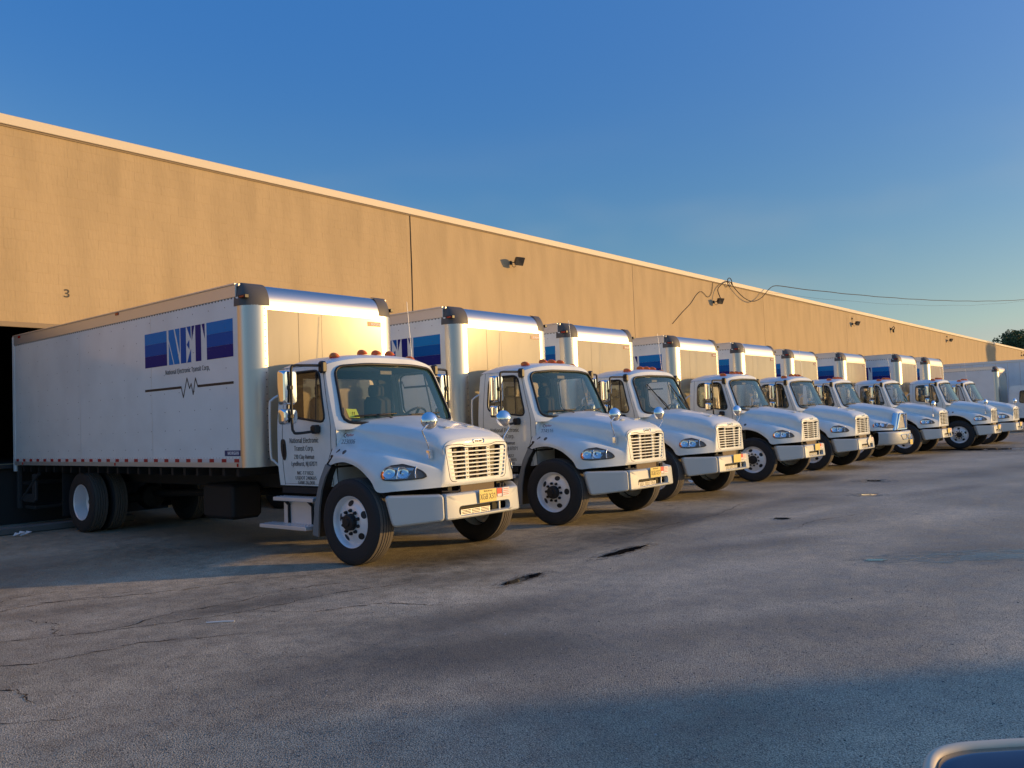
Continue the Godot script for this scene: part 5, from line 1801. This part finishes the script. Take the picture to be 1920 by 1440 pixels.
func build_fleet_number(truck: Node3D, num: String, s: float) -> void:
	var bs := Basis(Vector3.UP, s * PI / 2)
	var tilt := Basis(Vector3.UP, s * PI / 2 - s * 0.12) * Basis(Vector3.RIGHT, -0.32)
	if num: words(num, 0.052, MT["ink"], truck, Vector3(s * 1.018, 1.435, -0.19), tilt, 0.215)
	words("Ryder", 0.030, MT["badge_red"], truck, Vector3(s * 0.995, 1.512, -0.185), tilt, 0.12, "lettering", true)
	var sw := MB.new()
	var arc := []
	for k in 7: arc.append(Vector3(s * (0.995 + 0.01), 1.512, -0.185) + tilt * Vector3(-0.055 - 0.035 * sin(PI * k / 6.0), 0.028 - 0.055 * k / 6.0, 0))
	sw.tube(arc, 0.005, 5)
	part("logo_swoosh", sw, MT["ink"], truck)

func make_base(keys: Array, intl := false) -> Node3D:
	var t := Node3D.new()
	build_cab(t)
	build_hood(t, keys)
	for s in [-1.0, 1.0]:
		build_headlight(t, keys, s)
		build_mirrors(t, s)
		build_steps(t, s)
		build_wheel(t, Vector3(s * 1.0625, 0.505, 0), s)
		build_wheel(t, Vector3(s * 1.0825, 0.505, -7.03), s, true)
	build_chassis(t)
	build_box(t, true)
	if not intl:
		build_grille(t)
		build_bumper(t)
	else:
		build_intl_front(t)
	return t

func build_intl_front(t: Node3D) -> void:
	# tall tapering chrome grille and a rounded chrome-edged bumper
	var loops := []
	var base := [Vector2(-0.56, 0.885), Vector2(0.56, 0.885), Vector2(0.36, 1.40), Vector2(0.06, 1.40), Vector2(0.0, 1.365), Vector2(-0.06, 1.40), Vector2(-0.36, 1.40)]
	for k in [[1.0, 0.0], [1.0, 0.03], [0.93, 0.045], [0.80, 0.03], [0.78, -0.03]]:
		var l := PackedVector3Array()
		for p in round_poly(base, 0.05, 4):
			var q: Vector2 = Vector2(0, 1.13) + (p - Vector2(0, 1.13)) * Vector2(k[0], 1.0 - (1.0 - k[0]) * 0.9)
			l.append(Vector3(q.x, q.y, nose_z(INTL_KEYS, q) + 0.012 + k[1]))
		loops.append(l)
	var b := MB.new()
	b.loft(loops)
	for s in [-1.0, 1.0]: # chrome cheeks beside the grille
		var r0 := PackedVector3Array(); var r1 := PackedVector3Array(); var r2 := PackedVector3Array()
		for k in 9:
			var f := k / 8.0
			var o := Vector3(s * lerpf(0.57, 0.36, f), lerpf(0.89, 1.40, f), lerpf(0.995, 1.045, f) + 0.012)
			r0.append(o); r1.append(o + Vector3(s * 0.07, 0.0, -0.035)); r2.append(o + Vector3(s * 0.12, 0.01, -0.13))
		b.grid([r0, r1, r2])
	var g := part("grille", b, MT["chrome"], t)
	var m := MB.new()
	m.poly(resample(round_poly([Vector2(-0.46, 0.93), Vector2(0.46, 0.93), Vector2(0.29, 1.355), Vector2(-0.29, 1.355)], 0.04, 4), 40, Vector2(-0.46, 0.93)), func(p: Vector2) -> Vector3: return Vector3(p.x, p.y, 1.0))
	part("grille_mesh", m, MT["radiator"], g)
	for k in 17:
		var x := -0.40 + k * 0.05
		var yt := 1.345 if absf(x) < 0.28 else lerpf(1.345, 0.94, (absf(x) - 0.28) / 0.18)
		var sl := MB.new()
		sl.box(Vector3(x, (0.94 + yt) / 2, 1.01), Vector3(0.010, yt - 0.94, 0.014), 0.003)
		part("slat", sl, MT["step_metal"], g)
	var bb := MB.new()
	var rows := []
	for i in 41:
		var u := lerpf(-1.0, 1.0, i / 40.0)
		var x := 1.16 * sin(u * PI / 2 * 0.98)
		var z := 0.60 + 0.58 * pow(maxf(1.0 - pow(absf(x) / 1.18, 3.0), 0.0), 0.7)
		var row := PackedVector3Array()
		for q in [[0.84, -0.16], [0.855, -0.06], [0.845, -0.01], [0.80, 0.0], [0.64, 0.0], [0.50, -0.03], [0.455, -0.08], [0.45, -0.2]]:
			row.append(Vector3(x * (1.0 + 0.3 * q[1]), q[0], z + q[1]))
		rows.append(row)
	bb.grid(rows)
	var bo := part("bumper", bb, MT["bumper_paint"], t)
	for s in [-1.0, 1.0]:
		var lp := []
		var o2 := round_poly([Vector2(s * 0.05, 0.60), Vector2(s * 0.40, 0.60), Vector2(s * 0.56, 0.75), Vector2(s * 0.05, 0.75)], 0.06, 4)
		var zz := func(p: Vector2) -> Vector3: return Vector3(p.x, p.y, 0.60 + 0.58 * pow(maxf(1.0 - pow(absf(p.x) / 1.18, 3.0), 0.0), 0.7) + 0.004)
		for p in o2: lp.append(zz.call(p))
		var rim := MB.new()
		rim.tube(lp, 0.014, 6, true)
		part("bumper_trim", rim, MT["chrome"], bo)
		var dk := MB.new()
		dk.poly(o2, zz)
		part("bumper_opening", dk, MT["black_plastic"], bo)

func set_truck(t: Node3D, i: int, off: Vector3, label: String) -> void:
	t.name = numbered("box_truck")
	t.position = TRUCK_AT + off
	tag(t, label, "box truck", "white box trucks backed up to the warehouse")

func build_trucks() -> void:
	var base := make_base(HOOD_KEYS)
	var intl := make_base(INTL_KEYS, true)
	var at := [Vector3(0, 0, 0), Vector3(3.9, 0, 0.0), Vector3(7.6, 0, -0.37), Vector3(12.13, 0, -0.49), Vector3(15.83, 0, -0.47), Vector3(20.0, 0, -0.70), Vector3(23.6, 0, -0.25), Vector3(27.1, 0, 0.62), Vector3(30.75, 0, 0.73)]
	var lb := ["nearest white box truck, its whole logo side in view, number 223006 on the hood",
		"white box truck second from the left with number 774516 on the hood",
		"white box truck with wipers raised to the middle of its windshield",
		"white box truck fourth in the row, its front wheel hub turned into view",
		"white box truck with its license plate hanging askew",
		"white box truck with a tall tapering chrome grille and rounded bumper",
		"white box truck just right of the one with the chrome grille",
		"white box truck second from the right end of the logo row",
		"white box truck at the far right end of the logo row"]
	var nums := ["223006", "774516", "", "", "", "", "", "", ""]
	var plates := ["XGB X31", "XGB X27", "", "", "", "", "", "", ""]
	for i in 9:
		var t: Node3D = (intl if i == 5 else base).duplicate()
		add_child(t)
		set_truck(t, i, at[i], lb[i])
		if i < 3: build_door_words(t, -1.0)
		if nums[i]: build_fleet_number(t, nums[i], -1.0)
		if i != 5: build_plate(t, plates[i], 0.55 if i == 4 else 0.0, i == 4, 0.02 if i != 4 else 0.1)
		else:
			var pb := MB.new()
			pb.box(Vector3(0.35, 0.50, 1.20), Vector3(0.30, 0.15, 0.004), 0.001)
			part("license_plate", pb, MT["plate_yellow"], t)
		t.rotation.y = [0.0, 0.004, -0.008, 0.006, -0.005, 0.01, -0.006, 0.008, -0.004][i]
		var steer: float = [0.02, 0.05, -0.06, 0.13, 0.03, -0.05, -0.04, 0.12, 0.0][i]
		for w in t.get_children():
			if w.name.begins_with("wheel") and not w.name.begins_with("wheel_well") and (w as MeshInstance3D).mesh.get_aabb().get_center().z > -1.0:
				var c: Vector3 = Vector3(1.0625 * signf((w as MeshInstance3D).mesh.get_aabb().get_center().x), 0.505, 0)
				var q := Basis(Vector3.UP, steer) * Basis(Vector3.RIGHT, 0.37 * i)
				(w as MeshInstance3D).transform = Transform3D(q, c - q * c)
		build_wipers(t, i == 2)
		if i in [0, 1, 6, 7]: build_hood_mirror(t, -1.0)
		if i in [0, 1, 2, 8]: build_hood_mirror(t, 1.0)
		if i == 0:
			var st := MB.new()
			var fz := func(p: Vector2) -> Vector3: return Vector3(p.x, p.y, front_z(p.x, p.y) + 0.002)
			st.poly(PackedVector2Array([Vector2(-0.865, 1.725), Vector2(-0.745, 1.715), Vector2(-0.755, 1.825), Vector2(-0.87, 1.835)]), fz)
			part("windshield_sticker", st, MT["sticker_green"], t)
			words("11", 0.034, MT["ink"], t, Vector3(-0.808, 1.775, front_z(-0.808, 1.775) + 0.012), Basis(Vector3.UP, -0.85), 0.034, "lettering", true)
		if i in [1, 3, 6]:
			var pp := MB.new()
			pp.box(Vector3(-0.55, 1.68, -0.36), Vector3(0.28, 0.07, 0.1), 0.01)
			pp.box(Vector3(0.2, 1.68, -0.28), Vector3(0.14, 0.12, 0.06), 0.01)
			part("papers_on_dash", pp, MT["white_print"], t)
	base.free()
	# unseen truck added out of frame so its long shadow falls on the lot
	var t2: Node3D = intl.duplicate()
	add_child(t2)
	t2.name = numbered("box_truck")
	t2.rotation.y = atan2(SUN.x, SUN.z) + 0.07
	t2.position = Vector3(26.5, 0, 21.45)
	tag(t2, "unseen white box truck added across the lot to cast the long foreground shadow", "box truck", "")
	intl.free()

func build_far_vehicles() -> void:
	# white cab-over box truck at the right edge
	var t := Node3D.new()
	t.name = "cabover_truck"
	add_child(t)
	t.position = Vector3(52.8, 0, -7.15)
	tag(t, "white flat-nosed box truck with a plain side, in front of the long trailer", "box truck")
	var box := build_box(t, false)
	build_chassis(t)
	for s in [-1.0, 1.0]:
		build_wheel(t, Vector3(s * 1.0, 0.505, 0.1), s)
		build_wheel(t, Vector3(s * 1.05, 0.505, -6.2), s, true)
	var b := MB.new()
	# cab: side outline swept across, with rounded nose
	var out := round_poly([Vector2(-1.45, 0.75), Vector2(0.95, 0.70), Vector2(1.0, 1.45), Vector2(0.55, 2.42), Vector2(-1.40, 2.48)], 0.16, 6)
	var win := resample(round_poly([Vector2(-0.95, 1.55), Vector2(0.62, 1.48), Vector2(0.38, 2.15), Vector2(-0.90, 2.18)], 0.10, 4), 60, Vector2(-0.95, 1.55))
	var lo := resample(out, 60, Vector2(-1.45, 0.75))
	for s in [-1.0, 1.0]:
		var f := func(p: Vector2) -> Vector3: return Vector3(s * (1.02 - 0.05 * clampf((p.y - 1.5) / 1.0, 0, 1)), p.y, p.x)
		var rows := []
		for k in 4: rows.append(map_loop(lerp_loop(lo, win, k / 3.0), f))
		b.grid(rows, true)
	b.loft([map_loop(lo, func(p: Vector2) -> Vector3: return Vector3(-(1.02 - 0.05 * clampf((p.y - 1.5) / 1.0, 0, 1)), p.y, p.x)), map_loop(lo, func(p: Vector2) -> Vector3: return Vector3(1.02 - 0.05 * clampf((p.y - 1.5) / 1.0, 0, 1), p.y, p.x))])
	var cab := part("cab", b, MT["paint"], t)
	for s in [-1.0, 1.0]:
		var g := MB.new()
		g.poly(win, func(p: Vector2) -> Vector3: return Vector3(s * (1.01 - 0.05 * clampf((p.y - 1.5) / 1.0, 0, 1)), p.y, p.x))
		part("side_window", g, MT["glass_side"], cab)
		var sl := MB.new()
		sl.tube(to_array(map_loop(win, func(p: Vector2) -> Vector3: return Vector3(s * (1.022 - 0.05 * clampf((p.y - 1.5) / 1.0, 0, 1)), p.y, p.x))), 0.02, 6, true)
		part("window_seal", sl, MT["seal"], cab)
		var mr := MB.new()
		mr.tube([Vector3(s * 1.0, 2.2, 0.5), Vector3(s * 1.22, 2.2, 0.62), Vector3(s * 1.22, 1.5, 0.72), Vector3(s * 1.02, 1.45, 0.72)], 0.016, 6)
		mr.box(Vector3(s * 1.24, 1.9, 0.64), Vector3(0.20, 0.38, 0.08), 0.03)
		part("side_mirror", mr, MT["chrome"], cab)
	var ws := MB.new()
	ws.quad(Vector3(-0.90, 1.5, 0.987), Vector3(0.90, 1.5, 0.987), Vector3(0.86, 2.3, 0.615), Vector3(-0.86, 2.3, 0.615))
	part("windshield", ws, MT["glass"], cab)
	var ins := MB.new()
	ins.box(Vector3(0, 1.5, -0.3), Vector3(1.9, 0.08, 2.2)); ins.box(Vector3(0, 1.9, -1.3), Vector3(1.9, 1.0, 0.05))
	part("cab_interior", ins, MT["interior"], cab)
	var bp := MB.new()
	bp.box(Vector3(0, 0.62, 1.0), Vector3(2.1, 0.28, 0.14), 0.04)
	part("bumper", bp, MT["bumper_paint"], t)
	for s in [-1.0, 1.0]:
		var hl := MB.new()
		hl.box(Vector3(s * 0.80, 0.95, 1.0), Vector3(0.32, 0.18, 0.05), 0.02)
		part("headlight", hl, MT["chrome"], t)
	build_hood_mirror_simple(t)
	# long trailer behind it
	var tr := Node3D.new()
	tr.name = "semi_trailer"
	add_child(tr)
	tr.position = Vector3(58.0, 0, -17.2)
	tag(tr, "long tall white trailer backed to the wall at the far right", "trailer")
	var tb := MB.new()
	tb.box(Vector3(0, 2.60, 7.6), Vector3(2.6, 2.86, 15.2), 0.04)
	var body := part("trailer_body", tb, MT["panel_white"], tr)
	var rl := MB.new()
	for s in [-1.0, 1.0]:
		rl.box(Vector3(s * 1.30, 3.98, 7.6), Vector3(0.05, 0.14, 15.2), 0.01)
		rl.box(Vector3(s * 1.30, 1.24, 7.6), Vector3(0.05, 0.16, 15.2), 0.01)
		for k in 24: rl.box(Vector3(s * 1.302, 2.6, 0.4 + k * 0.62), Vector3(0.012, 2.7, 0.05))
	part("trailer_rail", rl, MT["rail"], tr)
	for z in [2.2, 3.5]:
		for s in [-1.0, 1.0]: build_wheel(tr, Vector3(s * 1.08, 0.505, z), s, true)
	var lg := MB.new()
	for s in [-1.0, 1.0]:
		lg.box(Vector3(s * 0.7, 0.62, 12.2), Vector3(0.12, 1.2, 0.12), 0.02)
		lg.box(Vector3(s * 0.7, 0.03, 12.2), Vector3(0.3, 0.05, 0.3), 0.01)
		lg.box(Vector3(s * 0.5, 1.02, 6.0), Vector3(0.1, 0.2, 11.0), 0.01)
	part("landing_gear", lg, MT["chassis"], tr)

func build_hood_mirror_simple(t: Node3D) -> void:
	var b := MB.new()
	b.tube([Vector3(-0.95, 1.40, 0.98), Vector3(-1.05, 1.62, 1.10)], 0.012, 6)
	b.lathe([Vector2(0.0, 0.035), Vector2(0.07, 0.025), Vector2(0.10, 0.0), Vector2(0.095, -0.012), Vector2(0.0, -0.015)], Vector3(-1.05, 1.66, 1.12), Vector3(-0.35, 0, 0.93), 20)
	part("round_mirror", b, MT["chrome"], t)

# ---------------------------------------------------------------- trees
func make_tree(called: String, at: Vector3, h: float, rad: float, sd: int, leaves: int, label: String) -> void:
	var r := RandomNumberGenerator.new()
	r.seed = sd
	var o := Node3D.new()
	o.name = numbered(called)
	add_child(o)
	o.position = at
	tag(o, label, "tree")
	var tb := MB.new()
	tb.tube([Vector3.ZERO, Vector3(0.1, h * 0.25, 0), Vector3(0, h * 0.5, 0.1), Vector3(0.1, h * 0.8, 0)], 0.28, 8, false, 0.06)
	var clumps := []
	for k in 26:
		var a := r.randf() * TAU
		var y := r.randf_range(0.32, 1.0)
		var w := rad * sqrt(maxf(0.0, 1.0 - pow((y - 0.58) / 0.44, 2.0))) * r.randf_range(0.45, 1.0)
		var p := Vector3(cos(a) * w, y * h, sin(a) * w)
		clumps.append([p, r.randf_range(0.18, 0.34) * rad])
		if k < 14: tb.tube([Vector3(0, minf(y, 0.6) * h * 0.75, 0), p * Vector3(0.5, 0.92, 0.5), p], 0.09, 5, false, 0.02)
	part("trunk", tb, MT["bark"], o)
	var cb := MB.new()
	for k in leaves:
		var c: Array = clumps[r.randi() % clumps.size()]
		var d: Vector3 = Vector3(r.randfn(), r.randfn() * 0.75, r.randfn()) * 0.55 * c[1]
		d = d.limit_length(0.95 * c[1])
		var p: Vector3 = c[0] + d
		var s := r.randf_range(0.14, 0.30)
		var q := Basis.from_euler(Vector3(r.randf() * TAU, r.randf() * TAU, r.randf() * TAU))
		var tone := r.randf_range(0.7, 1.3)
		var i0 := cb.v.size()
		cb.quad(p + q * Vector3(-s, 0, 0), p + q * Vector3(0, 0, s * 0.55), p + q * Vector3(s, 0, 0), p + q * Vector3(0, 0, -s * 0.55))
		for j in cb.v.size() - i0: cb.col.append(Color(0.055 * tone, 0.085 * tone, 0.028 * tone))
	var cr_ := part("crown", cb, MT["leaf"], o)
	cr_.set_meta("kind", "stuff")

func build_trees() -> void:
	make_tree("tree", Vector3(189.0, 0, -27.0), 14.4, 8.0, 5, 26000, "dark green tree rising behind the far right end of the warehouse")
	make_tree("tree", Vector3(122.0, 0, 6.5), 11.9, 3.4, 6, 9000, "tree at the far right whose shadow falls high on the warehouse wall")

# ---------------------------------------------------------------- the photographer's car
func build_own_car() -> void:
	# a low hatchback beside the photographer, its tail towards the trucks: only the rear left corner of its roof is in the frame
	var car := Node3D.new()
	car.name = "parked_car"
	add_child(car)
	car.position = Vector3(0.455 * sin(0.8764) + 0.175 * cos(0.8764), 0, -0.455 * cos(0.8764) + 0.175 * sin(0.8764))
	car.rotation.y = -0.8764
	tag(car, "dark glossy car at the lower right corner, only a corner of its roof in view", "car")
	var W := 1.76
	# outline along the car: x is height, y is distance from the tail
	var prof := [[0.30, 0.02, 0.06], [0.55, -0.10, 0.0], [0.85, -0.10, 0.0], [0.98, -0.02, 0.02], [1.02, 0.06, 0.10], [1.20, 0.03, 0.17], [1.367, 0.0, 0.235], [1.407, 0.005, 0.25], [1.427, 0.03, 0.27], [1.433, 0.10, 0.30], [1.445, 0.7, 0.30], [1.40, 1.7, 0.28], [1.02, 2.75, 0.12], [0.95, 3.3, 0.08], [0.80, 3.95, 0.15], [0.55, 4.05, 0.12], [0.30, 3.95, 0.10]]
	var rows := []
	for k in 9:
		var u := k / 8.0
		var row := PackedVector3Array()
		for p in prof:
			var ins: float = p[2] - 0.235 if p[0] > 1.1 else p[2]
			ins = maxf(ins, 0.0) if p[0] <= 1.1 else p[2] - 0.235
			var x := lerpf(ins, W - ins, u)
			var edge := pow(absf(u * 2.0 - 1.0), 6.0)
			row.append(Vector3(x, p[0] - 0.008 * edge * (1.0 if p[0] > 1.3 else 0.0), p[1] + 0.03 * edge * (1.0 if p[1] < 0.2 else -1.0)))
		rows.append(row)
	var b := MB.new()
	var fine := []
	for row in rows: fine.append(spline(to_array(row), 3))
	b.grid(fine)
	for e in [0, 8]:
		var c := Vector3(0.0 if e == 0 else W, 0.7, 2.0)
		b.disc(fine[e], c)
	var body := part("car_body", b, MT["car_paint"], car)
	for e in [0, 1]:
		var wb := MB.new()
		var sx := -1.0 if e == 0 else 1.0
		var x0 := -0.004 if e == 0 else W + 0.004
		wb.poly(round_poly([Vector2(0.30, 1.05), Vector2(2.45, 1.03), Vector2(1.65, 1.33), Vector2(0.35, 1.34)], 0.08, 3), func(p: Vector2) -> Vector3: return Vector3(x0 - sx * 0.02, p.y, p.x))
		part("car_window", wb, MT["seal"], body)
		for z in [0.75, 3.25]:
			var tw := MB.new()
			tw.lathe([Vector2(0.0, 0.02), Vector2(0.20, 0.02), Vector2(0.22, 0.03), Vector2(0.30, 0.025), Vector2(0.31, 0.0), Vector2(0.31, -0.2)], Vector3(x0, 0.31, z), Vector3(sx, 0, 0), 28)
			part("car_wheel", tw, MT["rubber"], car)
	# spoiler lip along the tail edge of the roof, its rim highlight modelled as a pale strip
	var half := [Vector3(0.024, 1.4180, 0.036), Vector3(0.027, 1.4235, 0.022), Vector3(0.036, 1.4275, 0.009), Vector3(0.050, 1.4290, 0.003), Vector3(0.070, 1.4293, 0.0012), Vector3(0.095, 1.4295, 0.0006), Vector3(0.13, 1.4297, 0.0), Vector3(0.20, 1.4302, -0.0005), Vector3(0.45, 1.4310, -0.002), Vector3(W / 2, 1.4320, -0.003)]
	var pth := half.duplicate()
	for k in range(half.size() - 2, -1, -1): pth.append(Vector3(W - half[k].x, half[k].y, half[k].z))
	var rim := spline(pth, 6)
	var lip := []
	for q in [[-0.004, -0.05, 0.0], [-0.002, -0.012, 0.0], [0.0, 0.0, 0.0], [0.010, 0.0005, 0.004], [0.022, -0.004, 0.008], [0.034, -0.012, 0.010], [0.05, -0.03, 0.012]]:
		var row := PackedVector3Array()
		for p in rim: row.append(p + Vector3(q[2] * clampf((W / 2 - p.x) * 8.0, -1, 1), q[1], q[0]))
		lip.append(row)
	var lb := MB.new()
	lb.grid(lip)
	var lo := part("spoiler_lip", lb, MT["car_paint"], car)
	var tr := MB.new()
	tr.tube(to_array(rim), 0.0032, 10)
	part("rim_highlight", tr, MT["coping"], lo)

func build_litter() -> void:
	var b := MB.new()
	b.tube([Vector3(0, 0.008, 0), Vector3(0.10, 0.010, 0.10), Vector3(0.16, 0.008, 0.17)], 0.006, 6)
	var o := part("paper_straw", b, MT["litter_white"])
	o.position = Vector3(3.84, 0, -6.65)
	tag(o, "small white straw lying on the asphalt at the lower left", "litter")
	var q := [[23.9, -9.0, "white scrap of litter beside the fifth truck's tyre"], [24.5, -9.1, "pale scrap of litter right of a white one beneath the fifth truck"], [17.6, -9.4, "small white scrap on the ground by the fourth truck's tyre"], [5.6, -15.4, "white scrap of litter by the concrete kerb"], [4.9, -15.3, "pale crumpled scrap at the left end of the kerb"]]
	for k in q.size():
		var lb := MB.new()
		var r := RandomNumberGenerator.new()
		r.seed = 50 + k
		for i in 5:
			var p := Vector3(r.randf_range(-0.08, 0.08), r.randf_range(0.01, 0.06), r.randf_range(-0.08, 0.08))
			lb.tri(p + Vector3(-0.06, 0, 0.02), p + Vector3(0.06, 0.03, 0.03), p + Vector3(0.0, 0.05, -0.05))
		var lo := part("paper_scrap", lb, MT["litter_white"])
		lo.position = Vector3(q[k][0], 0, q[k][1])
		tag(lo, q[k][2], "litter", "scraps of litter on the lot")
